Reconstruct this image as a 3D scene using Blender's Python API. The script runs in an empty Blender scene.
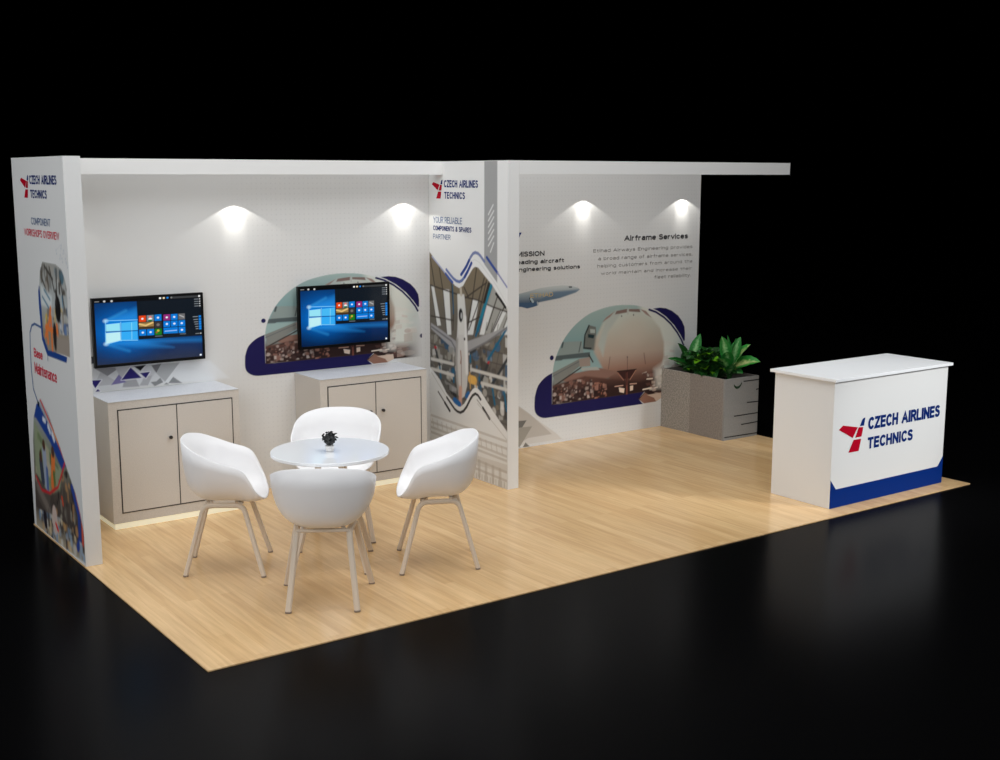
import bpy, bmesh, math, random
import numpy as np
from mathutils import Vector, Matrix
S = bpy.context.scene
COL = S.collection
PI = math.pi
random.seed(7)

# ------------------------------------------------------------------ helpers
def lin(c):
    if isinstance(c, str):
        c = tuple(int(c[i:i+2], 16) for i in (1, 3, 5))
    return tuple(((x/255)/12.92 if x <= 10 else (((x/255)+.055)/1.055)**2.4) for x in c)

def mat(name, color, rough=.5, spec=.5, metal=0, emit=None, estr=0, coat=0):
    m = bpy.data.materials.new(name); m.use_nodes = True
    b = m.node_tree.nodes['Principled BSDF']
    b.inputs['Base Color'].default_value = (*lin(color), 1)
    b.inputs['Roughness'].default_value = rough
    b.inputs['Specular IOR Level'].default_value = spec
    b.inputs['Metallic'].default_value = metal
    b.inputs['Coat Weight'].default_value = coat
    if emit:
        b.inputs['Emission Color'].default_value = (*lin(emit), 1)
        b.inputs['Emission Strength'].default_value = estr
    return m

def nodes(m): return m.node_tree.nodes, m.node_tree.links, m.node_tree.nodes['Principled BSDF']

def obj(name, me, m=None, parent=None, loc=None, smooth=False):
    if isinstance(me, bmesh.types.BMesh):
        bm = me; me = bpy.data.meshes.new(name); bm.normal_update(); bm.to_mesh(me); bm.free()
    if m is not None:
        for x in (m if isinstance(m, (list, tuple)) else [m]): me.materials.append(x)
    if smooth:
        for p in me.polygons: p.use_smooth = True
    o = bpy.data.objects.new(name, me); COL.objects.link(o)
    if parent is not None: o.parent = parent
    if loc is not None: o.location = loc
    return o

def thing(name, label, cat, loc=(0, 0, 0), rz=0, group=None):
    o = bpy.data.objects.new(name, None); COL.objects.link(o)
    o.empty_display_size = .1
    o.location = loc; o.rotation_euler = (0, 0, rz)
    o['label'] = label; o['category'] = cat
    if group: o['group'] = group
    return o

def struct(name, me, m): 
    o = obj(name, me, m); o['kind'] = 'structure'; return o

def box(bm, x0, x1, y0, y1, z0, z1, bev=0, mi=0):
    vs = [bm.verts.new((x, y, z)) for z in (z0, z1) for y in (y0, y1) for x in (x0, x1)]
    fs = []
    for f in ((0, 2, 3, 1), (4, 5, 7, 6), (0, 1, 5, 4), (2, 6, 7, 3), (0, 4, 6, 2), (1, 3, 7, 5)):
        fc = bm.faces.new([vs[i] for i in f]); fc.material_index = mi; fs.append(fc)
    if bev:
        es = list({e for f in fs for e in f.edges})
        bmesh.ops.bevel(bm, geom=es, offset=bev, segments=2, affect='EDGES', profile=.6)
    return bm

def B(*a, **k): return box(bmesh.new(), *a, **k)

def cyl(bm, c, r, z0, z1, n=32, r2=None, axis='z'):
    r2 = r if r2 is None else r2
    def P(a, rr, h):
        if axis == 'z': return (c[0]+rr*math.cos(a), c[1]+rr*math.sin(a), h)
        return (c[0]+rr*math.cos(a), h, c[1]+rr*math.sin(a))
    lo = [bm.verts.new(P(2*PI*i/n, r, z0)) for i in range(n)]
    hi = [bm.verts.new(P(2*PI*i/n, r2, z1)) for i in range(n)]
    for i in range(n): bm.faces.new((lo[i], lo[(i+1) % n], hi[(i+1) % n], hi[i]))
    bm.faces.new(lo[::-1]); bm.faces.new(hi)
    bmesh.ops.recalc_face_normals(bm, faces=bm.faces[:])
    return bm

def lathe(bm, prof, n=40, c=(0, 0, 0)):
    rings = []
    for r, z in prof:
        rings.append([bm.verts.new((c[0]+r*math.cos(2*PI*i/n), c[1]+r*math.sin(2*PI*i/n), c[2]+z)) for i in range(n)])
    for a, b in zip(rings, rings[1:]):
        for i in range(n): bm.faces.new((a[i], a[(i+1) % n], b[(i+1) % n], b[i]))
    bm.faces.new(rings[0][::-1]); bm.faces.new(rings[-1])
    bmesh.ops.recalc_face_normals(bm, faces=bm.faces[:])
    return bm

def sweep(bm, pts, w, t, wide):
    """rectangular bar along pts; wide = direction of the broad side; ends capped, corners softened"""
    pts = [Vector(p) for p in pts]; wide = Vector(wide).normalized()
    rings = []
    for i, p in enumerate(pts):
        d = (pts[min(i+1, len(pts)-1)]-pts[max(i-1, 0)]).normalized()
        s = (wide-d*wide.dot(d)).normalized(); n = d.cross(s)
        k = .28
        prof = []
        for a, b in ((1, 1), (-1, 1), (-1, -1), (1, -1)):
            c1 = (a*w/2, b*(t/2-k*t)); c2 = (a*(w/2-k*t), b*t/2)
            prof += [c1, c2] if a*b > 0 else [c2, c1]
        rings.append([bm.verts.new(p+s*x+n*y) for x, y in prof])
    for a, b in zip(rings, rings[1:]):
        m = len(a)
        for i in range(m): bm.faces.new((a[i], a[(i+1) % m], b[(i+1) % m], b[i]))
    bm.faces.new(rings[0][::-1]); bm.faces.new(rings[-1])
    bmesh.ops.recalc_face_normals(bm, faces=bm.faces[:])
    return bm

# planes the prints lie on: (u, v) -> world
class Plane:
    def __init__(s, o, u, n): s.o = Vector(o); s.u = Vector(u); s.n = Vector(n)
    def at(s, u, v, d=0): return s.o+s.u*u+Vector((0, 0, 1))*v+s.n*d

# lettering drawn with strokes; ~ marks a curved stroke, - a straight one
GLY = {
'A': (.60, '-0,0 .3,1 .6,0|-.11,.32 .49,.32'), 'B': (.5, '-0,0 0,1 .28,1|~.28,1 .47,.9 .47,.64 .28,.54|-0,.54 .28,.54|~.28,.54 .5,.42 .5,.12 .28,0|-0,0 .28,0'),
'C': (.52, '~.51,.78 .42,.95 .27,1 .08,.86 0,.5 .08,.14 .27,0 .42,.05 .51,.22'), 'D': (.54, '-.2,0 0,0 0,1 .2,1|~.2,1 .46,.86 .54,.5 .46,.14 .2,0'),
'E': (.42, '-.42,1 0,1 0,0 .42,0|-0,.52 .38,.52'), 'H': (.52, '-0,0 0,1|-.52,0 .52,1|-0,.52 .52,.52'), 'I': (0, '-0,0 0,1'),
'K': (.5, '-0,0 0,1|-.48,1 0,.42|-.14,.58 .52,0'), 'L': (.4, '-0,1 0,0 .4,0'), 'M': (.66, '-0,0 0,1|-.04,.9 .33,.22|-.33,.22 .62,.9|-.66,0 .66,1'),
'N': (.54, '-0,0 0,1|-.05,.9 .49,.1|-.54,0 .54,1'), 'O': (.58, '~.29,1 .08,.86 0,.5 .08,.14 .29,0 .5,.14 .58,.5 .5,.86 .29,1'),
'P': (.48, '-0,0 0,1 .26,1|~.26,1 .48,.9 .48,.56 .26,.46|-.26,.46 0,.46'), 'R': (.5, '-0,0 0,1 .26,1|~.26,1 .48,.9 .48,.6 .26,.5|-.26,.5 0,.5|-.26,.5 .52,0'),
'S': (.46, '~.45,.82 .36,.97 .2,1 .04,.9 .04,.66 .22,.54 .42,.42 .46,.18 .34,.02 .18,0 .06,.06 0,.2'), 'T': (.5, '-0,1 .5,1|-.25,1 .25,0'),
'U': (.52, '-0,1 0,.3|~0,.3 .06,.06 .26,0 .46,.06 .52,.3|-.52,.3 .52,1'), 'V': (.56, '-0,1 .28,0 .56,1'), 'W': (.8, '-0,1 .2,0 .4,.9 .6,0 .8,1'),
'Y': (.54, '-0,1 .27,.45 .54,1|-.27,.45 .27,0'), 'Z': (.48, '-.02,1 .47,1 0,0 .48,0'),
'&': (.56, '~.56,.0 .3,.42 .12,.72 .14,.94 .28,1 .4,.88 .34,.68 .1,.44 0,.22 .1,.02 .3,.0 .46,.16 .54,.42'),
'a': (.4, '~.04,.58 .14,.7 .28,.7 .38,.6 .39,.44|-.39,.46 .39,0|~.39,.42 .2,.4 .02,.32 .0,.12 .14,0 .3,.06 .39,.2'),
'b': (.42, '-0,0 0,1|~0,.5 .1,.68 .24,.71 .4,.56 .42,.35 .4,.14 .24,0 .1,.03 0,.2'), 'c': (.38, '~.38,.54 .3,.68 .2,.71 .04,.58 0,.35 .04,.12 .2,0 .3,.03 .38,.17'),
'd': (.42, '-.42,0 .42,1|~.42,.5 .32,.68 .18,.71 .02,.56 0,.35 .02,.14 .18,0 .32,.03 .42,.2'), 'e': (.4, '-.01,.37 .4,.37|~.4,.37 .38,.6 .2,.71 .04,.58 0,.35 .05,.1 .2,0 .32,.03 .39,.16'),
'f': (.26, '~.28,.98 .14,.97 .1,.8|-.1,.82 .1,0|-0,.66 .26,.66'), 'g': (.42, '-.42,.7 .42,-.02|~.42,-.02 .36,-.24 .2,-.28 .03,-.18|~.42,.5 .32,.68 .18,.71 .02,.56 0,.35 .02,.14 .18,.02 .32,.05 .42,.2'),
'h': (.4, '-0,0 0,1|~0,.5 .1,.68 .24,.71 .38,.64 .4,.44|-.4,.46 .4,0'), 'i': (0, '-0,0 0,.7|-0,.88 0,1'), 'l': (0, '-0,0 0,1'),
'm': (.66, '-0,0 0,.7|~0,.5 .08,.68 .2,.71 .32,.62 .33,.44|-.33,.46 .33,0|~.33,.5 .41,.68 .53,.71 .65,.62 .66,.44|-.66,.46 .66,0'),
'n': (.4, '-0,0 0,.7|~0,.5 .1,.68 .24,.71 .38,.64 .4,.44|-.4,.46 .4,0'), 'o': (.42, '~.21,.71 .04,.58 0,.35 .04,.12 .21,0 .38,.12 .42,.35 .38,.58 .21,.71'),
'p': (.42, '-0,-.28 0,.7|~0,.5 .1,.68 .24,.71 .4,.56 .42,.35 .4,.14 .24,0 .1,.03 0,.2'), 'r': (.26, '-0,0 0,.7|~0,.44 .08,.64 .26,.69'),
's': (.36, '~.35,.56 .26,.69 .14,.7 .03,.6 .05,.44 .18,.37 .32,.3 .36,.14 .24,.01 .12,0 .0,.14'), 't': (.26, '-.1,.9 .1,.15|~.1,.18 .14,.01 .27,.02|-0,.68 .26,.68'),
'u': (.4, '-0,.7 0,.24|~0,.26 .03,.06 .17,0 .32,.04 .4,.22|-.4,0 .4,.7'), 'v': (.4, '-0,.7 .2,0 .4,.7'), 'w': (.62, '-0,.7 .155,0 .31,.62 .465,0 .62,.7'),
'y': (.4, '-0,.7 .21,.02|-.4,.7 .2,0 .1,-.27 0,-.26'), '.': (.0, '-0,0 0,.1'), ',': (.05, '-.05,.1 0,-.12'), ' ': (.16, '')}
def crom(P, n=5):
    Q = [P[0]]+list(P)+[P[-1]]; out = []
    for a, b, c, d in zip(Q, Q[1:], Q[2:], Q[3:]):
        for k in range(n):
            t = k/n; out.append(tuple(.5*((2*y)+(-x+z)*t+(2*x-5*y+4*z-w)*t*t+(-x+3*y-3*z+w)*t**3) for x, y, z, w in zip(a, b, c, d)))
    out.append(P[-1]); return out
def rnd(pts, corners):
    """round a closed outline with curves between its corner points"""
    n = len(pts); cs = sorted(corners); out = []
    for a, b in zip(cs, cs[1:]+[cs[0]+n]):
        seg = [pts[k % n] for k in range(a, b+1)]
        out += (crom(seg, 4) if len(seg) > 2 else seg)[:-1]
    return out
def put_text(bm, pl, txt, box2, mi=0, weight=.14, d=.0015, gap=.2, vs_=1.0):
    """lettering between the lower left corner on the baseline and the upper right corner at cap height"""
    (u0, v0), (u1, v1) = box2
    W = sum(GLY[c][0] for c in txt)+gap*(len(txt)-1); h = (v1-v0)*vs_; th = weight*h
    sx = (u1-u0-th)/W; x = 0; ins = th/2/h
    cnt = [0]
    def ribbon(P):
        """one mitred ribbon; every stroke lies a hair above the one before, so crossings never coincide"""
        P = [P[0]]+[b for a, b in zip(P, P[1:]) if math.hypot(b[0]-a[0], b[1]-a[1]) > 1e-6]
        dd = d+cnt[0]*4e-5; cnt[0] = (cnt[0]+1) % 9; N_ = []
        for a, b in zip(P, P[1:]):
            L_ = math.hypot(b[0]-a[0], b[1]-a[1]); N_.append((-(b[1]-a[1])/L_, (b[0]-a[0])/L_))
        vs = []
        closed = math.hypot(P[0][0]-P[-1][0], P[0][1]-P[-1][1]) < 1e-6
        for k, p in enumerate(P):
            n0 = N_[k-1] if k > 0 else (N_[-1] if closed else N_[0]); n1 = N_[k] if k < len(N_) else (N_[0] if closed else N_[-1])
            mx, my = n0[0]+n1[0], n0[1]+n1[1]; q = mx*mx+my*my
            f = min(2/q if q > 1e-9 else 4, 2.2) if q > 1e-9 else 1
            mx, my = mx*f*th/2, my*f*th/2
            vs.append((bm.verts.new(pl.at(p[0]+mx, p[1]+my, dd)), bm.verts.new(pl.at(p[0]-mx, p[1]-my, dd))))
        for (a, b), (c2, d2) in zip(vs, vs[1:]):
            fc = bm.faces.new((a, b, d2, c2)); fc.material_index = mi; fc.normal_update()
            if fc.normal.dot(pl.n) < 0: fc.normal_flip()
    for c in txt:
        w, spec = GLY[c]
        for st in spec.split('|'):
            if not st: continue
            P = [tuple(map(float, q.split(','))) for q in st[1:].split()]
            if st[0] == '~': P = crom(P, 4)
            P = [(u0+th/2+(x+px)*sx, v0+(py*(1-2*ins)+ins if py >= 0 else py+ins)*h) for px, py in P]
            if st[0] == '-':   # butt ends reach the full height
                def ext(a, b):
                    L_ = math.hypot(b[0]-a[0], b[1]-a[1])+1e-9; return (b[0]+(b[0]-a[0])/L_*th/2, b[1]+(b[1]-a[1])/L_*th/2)
                e0, e1 = ext(P[1], P[0]), ext(P[-2], P[-1]); P = [e0]+P[1:-1]+[e1]
            ribbon(P)
        x += w+gap

def put_poly(bm, pl, pts, mi=0, d=.0015, thick=0):
    vs = [bm.verts.new(pl.at(u, v, d)) for u, v in pts]
    f = bm.faces.new(vs); f.material_index = mi; f.normal_update()
    if f.normal.dot(pl.n) < 0: f.normal_flip()

# ------------------------------------------------------------------ painter for printed pictures
class Canvas:
    def __init__(s, u0, u1, v0, v1, cell, bg, alpha0=0.0):
        s.nu = int(round((u1-u0)/cell))+1; s.nv = int(round((v1-v0)/cell))+1
        s.u = np.linspace(u0, u1, s.nu); s.v = np.linspace(v0, v1, s.nv)
        s.U, s.V = np.meshgrid(s.u, s.v)
        s.c = np.empty(s.U.shape+(3,)); s.c[:] = lin(bg)
        s.a = np.full(s.U.shape, alpha0); s.cell = cell; s.gain = 1.0
        s.rng = np.random.RandomState(5); s.clip = None
    def L(s, c): return np.array(lin(c))*s.gain
    def sd(s, pts):
        P = np.array(pts, float); n = len(P); d = np.full(s.U.shape, 1e9); ins = np.zeros(s.U.shape, bool)
        j = n-1
        for i in range(n):
            ax, ay = P[j]; bx, by = P[i]
            ex, ey = bx-ax, by-ay; wx, wy = s.U-ax, s.V-ay
            t = np.clip((wx*ex+wy*ey)/(ex*ex+ey*ey+1e-12), 0, 1)
            d = np.minimum(d, (wx-t*ex)**2+(wy-t*ey)**2)
            c = ((ay > s.V) != (by > s.V)) & (s.U < (bx-ax)*(s.V-ay)/((by-ay)+1e-15)+ax)
            ins ^= c; j = i
        d = np.sqrt(d); return np.where(ins, -d, d)
    def _mix(s, m, col, alpha, cover):
        m = m*alpha
        if s.clip is not None: m = m*s.clip
        if isinstance(col, list):
            vs = [x[0] for x in col]; cs = np.array([s.L(x[1]) for x in col])
            o = np.argsort(vs); vs = np.array(vs)[o]; cs = cs[o]
            C = np.stack([np.interp(s.V, vs, cs[:, k]) for k in range(3)], -1)
        else: C = s.L(col)
        s.c = s.c*(1-m[..., None])+C*m[..., None]
        if cover: s.a = np.maximum(s.a, m)
    def poly(s, pts, col, soft=None, alpha=1, cover=True):
        soft = soft or s.cell
        s._mix(np.clip(.5-s.sd(pts)/soft, 0, 1), col, alpha, cover); return s
    def line(s, pts, w, col, alpha=1, cover=True, soft=None):
        d = np.full(s.U.shape, 1e9)
        for (ax, ay), (bx, by) in zip(pts, pts[1:]):
            ex, ey = bx-ax, by-ay; wx, wy = s.U-ax, s.V-ay
            t = np.clip((wx*ex+wy*ey)/(ex*ex+ey*ey+1e-12), 0, 1)
            d = np.minimum(d, (wx-t*ex)**2+(wy-t*ey)**2)
        s._mix(np.clip(.5-(np.sqrt(d)-w/2)/(soft or s.cell), 0, 1), col, alpha*min(1, w/s.cell), cover); return s
    def ell(s, c, ru, rv, col, soft=.0, alpha=1, cover=True):
        r = np.sqrt(((s.U-c[0])/ru)**2+((s.V-c[1])/rv)**2)
        k = max(soft, s.cell)/min(ru, rv)
        s._mix(np.clip(.5-(r-1)/k, 0, 1), col, alpha, cover); return s
    def specks(s, pts, n, size, cols, alpha=.9, asp=1.0):
        P = np.array(pts); lo = P.min(0); hi = P.max(0)
        old = s.clip; m = np.clip(.5-s.sd(pts)/s.cell, 0, 1); s.clip = m if old is None else m*old
        for _ in range(n):
            c = lo+(hi-lo)*s.rng.rand(2); r = size*(.4+s.rng.rand()); q = s.rng.rand(); col = cols[s.rng.randint(len(cols))]
            if q < .5: s.ell(c, r*asp*(.6+s.rng.rand()), r, col, alpha=alpha*(.5+.5*s.rng.rand()))
            else:
                w, h = r*asp*(.5+s.rng.rand()), r*(.4+s.rng.rand()*1.2); sh = r*(s.rng.rand()-.5)
                s.poly([(c[0]-w, c[1]-h), (c[0]+w, c[1]-h+sh), (c[0]+w, c[1]+h+sh), (c[0]-w, c[1]+h)], col, alpha=alpha*(.5+.5*s.rng.rand()))
        s.clip = old; return s
    def blur(s, m):
        c = s.c.copy()
        b = c*.4+.15*(np.roll(c, 1, 0)+np.roll(c, -1, 0)+np.roll(c, 1, 1)+np.roll(c, -1, 1))
        m = (m > .99)[..., None]; s.c = np.where(m, b, c)
    def mesh(s, name, pl, d=.0012, f=lambda u, v: (u, v), thr=.004):
        keep = s.a > thr
        k = keep[:-1, :-1] | keep[1:, :-1] | keep[:-1, 1:] | keep[1:, 1:]
        jj, ii = np.nonzero(k)
        n = s.nu
        idx = np.stack([jj*n+ii, jj*n+ii+1, (jj+1)*n+ii+1, (jj+1)*n+ii], 1)
        used, inv = np.unique(idx.ravel(), return_inverse=True)
        uu, vv = f(s.U.ravel()[used], s.V.ravel()[used])
        co = np.array(pl.o)[None]+np.outer(uu, np.array(pl.u))+np.outer(vv, (0, 0, 1))+np.array(pl.n)[None]*d
        F = inv.reshape(-1, 4)
        if Vector(pl.u).cross(Vector((0, 0, 1))).dot(pl.n) < 0: F = F[:, ::-1]
        me = bpy.data.meshes.new(name)
        me.vertices.add(len(used)); me.vertices.foreach_set('co', co.ravel())
        me.loops.add(F.size); me.loops.foreach_set('vertex_index', F.ravel().astype(np.int32))
        me.polygons.add(len(F)); me.polygons.foreach_set('loop_start', (np.arange(len(F))*4).astype(np.int32))
        me.polygons.foreach_set('loop_total', np.full(len(F), 4, np.int32))
        me.update(calc_edges=True)
        at = me.color_attributes.new('print', 'FLOAT_COLOR', 'POINT')
        c4 = np.ones((len(used), 4)); c4[:, :3] = np.clip(s.c.reshape(-1, 3)[used], 0, .9)
        at.data.foreach_set('color', c4.ravel().astype(np.float32))
        return me

WALL = (222, 223, 222)
def print_mat(name, rough=.6, emit=0, spec=.12):
    m = mat(name, (128, 128, 128), rough, spec); N, L, b = nodes(m)
    a = N.new('ShaderNodeAttribute'); a.attribute_name = 'print'
    if emit:
        b.inputs['Base Color'].default_value = (.003, .003, .003, 1)
        L.new(a.outputs['Color'], b.inputs['Emission Color']); b.inputs['Emission Strength'].default_value = emit
    else: L.new(a.outputs['Color'], b.inputs['Base Color'])
    return m

# ------------------------------------------------------------------ materials
M = {}
M['white'] = mat('white laminate', WALL, .55, .3)
M['frame'] = mat('white frame', (227, 228, 227), .5, .3)
M['counter'] = mat('counter white', (226, 226, 224), .5, .3)
M['countertop'] = mat('counter top white', (238, 240, 241), .35, .4)
M['shell'] = mat('white plastic shell', (245, 245, 246), .42, .4)
M['ashwood'] = mat('pale ash wood', (220, 206, 188), .5, .3)
M['cap'] = mat('grey foot cap', (140, 126, 112), .5)
M['black'] = mat('black plastic', (3, 3, 4), .35, .2)
M['knob'] = mat('dark metal knob', (45, 45, 46), .35, .5)
M['line'] = mat('dark reveal line', (55, 53, 50), .6)
M['glow'] = mat('led strip', (238, 236, 215), .5, emit=(255, 250, 215), estr=.28)
M['tabletop'] = mat('gloss white table top', (240, 243, 246), .12, .5)
M['blue'] = mat('blue print', (0, 42, 118), .6, .08)
M['navy'] = mat('navy lettering', (0, 38, 108), .6, .08)
M['red'] = mat('red print', (176, 0, 34), .6, .08)
M['redtext'] = mat('red lettering', (214, 66, 84), .5, .3)
M['dark'] = mat('dark lettering', (62, 62, 64), .55, .3)
M['greytext'] = mat('grey lettering', (122, 120, 117), .55, .3)
M['bluegrey'] = mat('blue grey lettering', (88, 112, 150), .5, .3)
M['gold'] = mat('gold lettering', (205, 180, 120), .5, .3)
M['pot'] = mat('white ceramic', (236, 236, 236), .25)
M['soil'] = mat('dark soil', (18, 15, 12), .9, .1)
M['print'] = print_mat('printed picture')
M['screen'] = print_mat('lit screen', .15, emit=1.0, spec=.5)

# pale wall with a faint printed grid of dots
def wall_mat(name, base, ox, sx, sz, fade):
    m = mat(name, base, .55, .3); N, L, b = nodes(m)
    tc = N.new('ShaderNodeTexCoord'); sp = N.new('ShaderNodeSeparateXYZ'); L.new(tc.outputs['Object'], sp.inputs[0])
    def mth(op, a, bb=None, c=None):
        n = N.new('ShaderNodeMath'); n.operation = op
        for i, x in enumerate((a, bb, c)):
            if x is None: continue
            if isinstance(x, (int, float)): n.inputs[i].default_value = x
            else: L.new(x, n.inputs[i])
        return n.outputs[0]
    fx = mth('SUBTRACT', mth('FRACT', mth('DIVIDE', sp.outputs['X'], sx)), .5)
    fz = mth('SUBTRACT', mth('FRACT', mth('DIVIDE', sp.outputs['Z'], sz)), .5)
    r = mth('SQRT', mth('ADD', mth('POWER', fx, 2), mth('POWER', fz, 2)))
    dot = mth('LESS_THAN', r, .17)
    mr = N.new('ShaderNodeMapRange'); mr.interpolation_type = 'SMOOTHSTEP'
    mr.inputs['From Min'].default_value = fade[0]; mr.inputs['From Max'].default_value = fade[1]
    L.new(sp.outputs['X'], mr.inputs['Value'])
    fac = mth('MULTIPLY', mth('MULTIPLY', dot, mr.outputs[0]), .13)
    mx = N.new('ShaderNodeMix'); mx.data_type = 'RGBA'
    mx.inputs[6].default_value = (*lin(base), 1); mx.inputs[7].default_value = (*lin((168, 168, 170)), 1)
    L.new(fac, mx.inputs[0]); L.new(mx.outputs[2], b.inputs['Base Color'])
    return m

def wood_floor():
    m = mat('oak laminate', (200, 165, 120), .2, .45); N, L, b = nodes(m)
    tc = N.new('ShaderNodeTexCoord'); mp = N.new('ShaderNodeMapping'); mp.inputs['Rotation'].default_value = (0, 0, PI/2)
    L.new(tc.outputs['Object'], mp.inputs[0])
    br = N.new('ShaderNodeTexBrick'); br.offset = .37; br.offset_frequency = 3
    br.inputs['Scale'].default_value = 1; br.inputs['Brick Width'].default_value = .95; br.inputs['Row Height'].default_value = .068
    br.inputs['Mortar Size'].default_value = .0006; br.inputs['Mortar Smooth'].default_value = .5
    br.inputs['Color1'].default_value = (*lin((232, 197, 147)), 1); br.inputs['Color2'].default_value = (*lin((219, 181, 130)), 1)
    br.inputs['Mortar'].default_value = (*lin((208, 169, 120)), 1)
    L.new(mp.outputs[0], br.inputs['Vector'])
    mp2 = N.new('ShaderNodeMapping'); mp2.inputs['Scale'].default_value = (26, 1.3, 1); L.new(tc.outputs['Object'], mp2.inputs[0])
    nz = N.new('ShaderNodeTexNoise'); nz.inputs['Scale'].default_value = 1.6; nz.inputs['Detail'].default_value = 5; nz.inputs['Distortion'].default_value = .5
    L.new(mp2.outputs[0], nz.inputs['Vector'])
    cr = N.new('ShaderNodeValToRGB'); cr.color_ramp.elements[0].position = .3; cr.color_ramp.elements[0].color = (.84, .80, .75, 1)
    cr.color_ramp.elements[1].position = .66; cr.color_ramp.elements[1].color = (1.06, 1.06, 1.06, 1)
    L.new(nz.outputs[0], cr.inputs[0])
    mx = N.new('ShaderNodeMix'); mx.data_type = 'RGBA'; mx.blend_type = 'MULTIPLY'; mx.inputs[0].default_value = .8
    L.new(br.outputs['Color'], mx.inputs[6]); L.new(cr.outputs[0], mx.inputs[7]); L.new(mx.outputs[2], b.inputs['Base Color'])
    return m

def noisy(name, c1, c2, scale, rough=.6, spec=.3):
    m = mat(name, c1, rough, spec); N, L, b = nodes(m)
    tc = N.new('ShaderNodeTexCoord'); nz = N.new('ShaderNodeTexNoise'); nz.inputs['Scale'].default_value = scale; nz.inputs['Detail'].default_value = 3
    L.new(tc.outputs['Object'], nz.inputs['Vector'])
    cr = N.new('ShaderNodeValToRGB'); cr.color_ramp.elements[0].position = .38; cr.color_ramp.elements[0].color = (*lin(c1), 1)
    cr.color_ramp.elements[1].position = .62; cr.color_ramp.elements[1].color = (*lin(c2), 1)
    L.new(nz.outputs[0], cr.inputs[0]); L.new(cr.outputs[0], b.inputs['Base Color'])
    return m
M['cabinet'] = noisy('cabinet laminate', (206, 202, 195), (214, 210, 204), 160, .5)
M['cabtop'] = noisy('cabinet top', (196, 200, 206), (214, 217, 222), 130, .35)
M['stoneA'] = noisy('grey granite panel', (132, 128, 121), (166, 160, 152), 75, .7)
M['stoneB'] = noisy('grey brown granite panel', (128, 121, 115), (146, 139, 132), 75, .7)
M['stoneF'] = noisy('plain grey panel', (136, 136, 134), (142, 142, 140), 60, .6)

# ------------------------------------------------------------------ dimensions
H = 2.5; T = .103; XP = 3.22; YB = 1.10; YO = 1.157; XR = 6.302; YF = -1.953
PLBACK = Plane((0, YB, 0), (1, 0, 0), (0, -1, 0))
PLLEFT = Plane((0, 0, 0), (0, -1, 0), (-1, 0, 0))
PLPART = Plane((XP, 0, 0), (0, -1, 0), (-1, 0, 0))

# ------------------------------------------------------------------ setting
g = B(-40, 50, -30, 60, -.05, -.007)
hall = struct('floor_hall', g, mat('black polished hall floor', (8, 8, 8), .3, .1))
N, L, b = nodes(hall.data.materials[0])
df = N.new('ShaderNodeBsdfDiffuse'); df.inputs['Color'].default_value = (.0016, .0016, .0018, 1)
gl = N.new('ShaderNodeBsdfGlossy'); gl.inputs['Roughness'].default_value = .22; gl.inputs['Color'].default_value = (.9, .9, .92, 1)
fr = N.new('ShaderNodeFresnel'); fr.inputs['IOR'].default_value = 1.42
fm = N.new('ShaderNodeMath'); fm.operation = 'MULTIPLY'; fm.inputs[1].default_value = .27; L.new(fr.outputs[0], fm.inputs[0])
mxs = N.new('ShaderNodeMixShader'); L.new(fm.outputs[0], mxs.inputs[0]); L.new(df.outputs[0], mxs.inputs[1]); L.new(gl.outputs[0], mxs.inputs[2])
L.new(mxs.outputs[0], N['Material Output'].inputs['Surface'])
nz = N.new('ShaderNodeTexNoise'); nz.inputs['Scale'].default_value = 90; nz.inputs['Detail'].default_value = 2
tc = N.new('ShaderNodeTexCoord'); L.new(tc.outputs['Object'], nz.inputs['Vector'])
bp = N.new('ShaderNodeBump'); bp.inputs['Strength'].default_value = .03; bp.inputs['Distance'].default_value = .01
L.new(nz.outputs[0], bp.inputs['Height']); L.new(bp.outputs[0], gl.inputs['Normal'])
N.remove(b)
struct('floor', B(-.006, 6.307, YF, YO+.01, -.007, 0), wood_floor())

mw = wall_mat('printed back wall', WALL, 0, .0385, .0385, (1.1, 2.0))
wb = struct('wall_back', B(T, XR, YB, YO, 0, H, bev=.001), mw)
wl = struct('wall_left', B(0, T, 0, YO, 0, H, bev=.0015), M['frame'])
wp = struct('wall_middle', B(XP, XP+T, 0, YB, 0, H, bev=.0015), M['frame'])
struct('trim_1', B(T, XP, .889, .989, 2.395, H, bev=.001), M['frame'])
struct('trim_2', B(XP+T, 6.297, 0, .1, 2.398, H, bev=.001), M['frame'])

# ------------------------------------------------------------------ print on the back wall (aircraft nose picture), painted once, hung twice
K = 1.42
cv = Canvas(4.29, 6.17, .225, 1.225, .005, WALL); cv.gain = K
photo = [(4.510,0.353),(4.514,0.644),(4.534,0.742),(4.579,0.847),(4.652,0.955),(4.766,1.060),(4.917,1.145),(5.058,1.184),(5.202,1.205),(5.361,1.206),(5.510,1.191),(5.663,1.148),(5.766,1.104),(5.885,1.029),(5.980,0.945),(6.062,0.847),(6.126,0.749),(6.157,0.638),(6.170,0.274),(5.844,0.275),(5.780,0.248),(5.625,0.245),(5.547,0.297),(5.628,0.356),(5.074,0.354)]; photo = rnd(photo, [0, 1, 16, 17, 18, 19, 20, 21, 22, 23])
nav = (24, 21, 66)
cv.gain = 1.45
cv.poly(rnd([(4.341,0.281),(4.408,0.246),(4.511,0.241),(5.612,0.242),(5.553,0.296),(5.628,0.361),(5.074,0.366),(4.602,0.352),(4.510,0.362),(4.510,0.645),(4.428,0.612),(4.350,0.543),(4.315,0.447),(4.313,0.338)], [2, 3, 4, 5, 8, 9, 12]), nav)
cv.ell([(4.503,0.783)][0], .022, .022, nav)
hc = [(4.503,0.783)][0]
cv.ell((6.165-.0, [(4.503,0.783)][0][1]-.285), .02, .022, nav)
cv.gain = K
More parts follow.
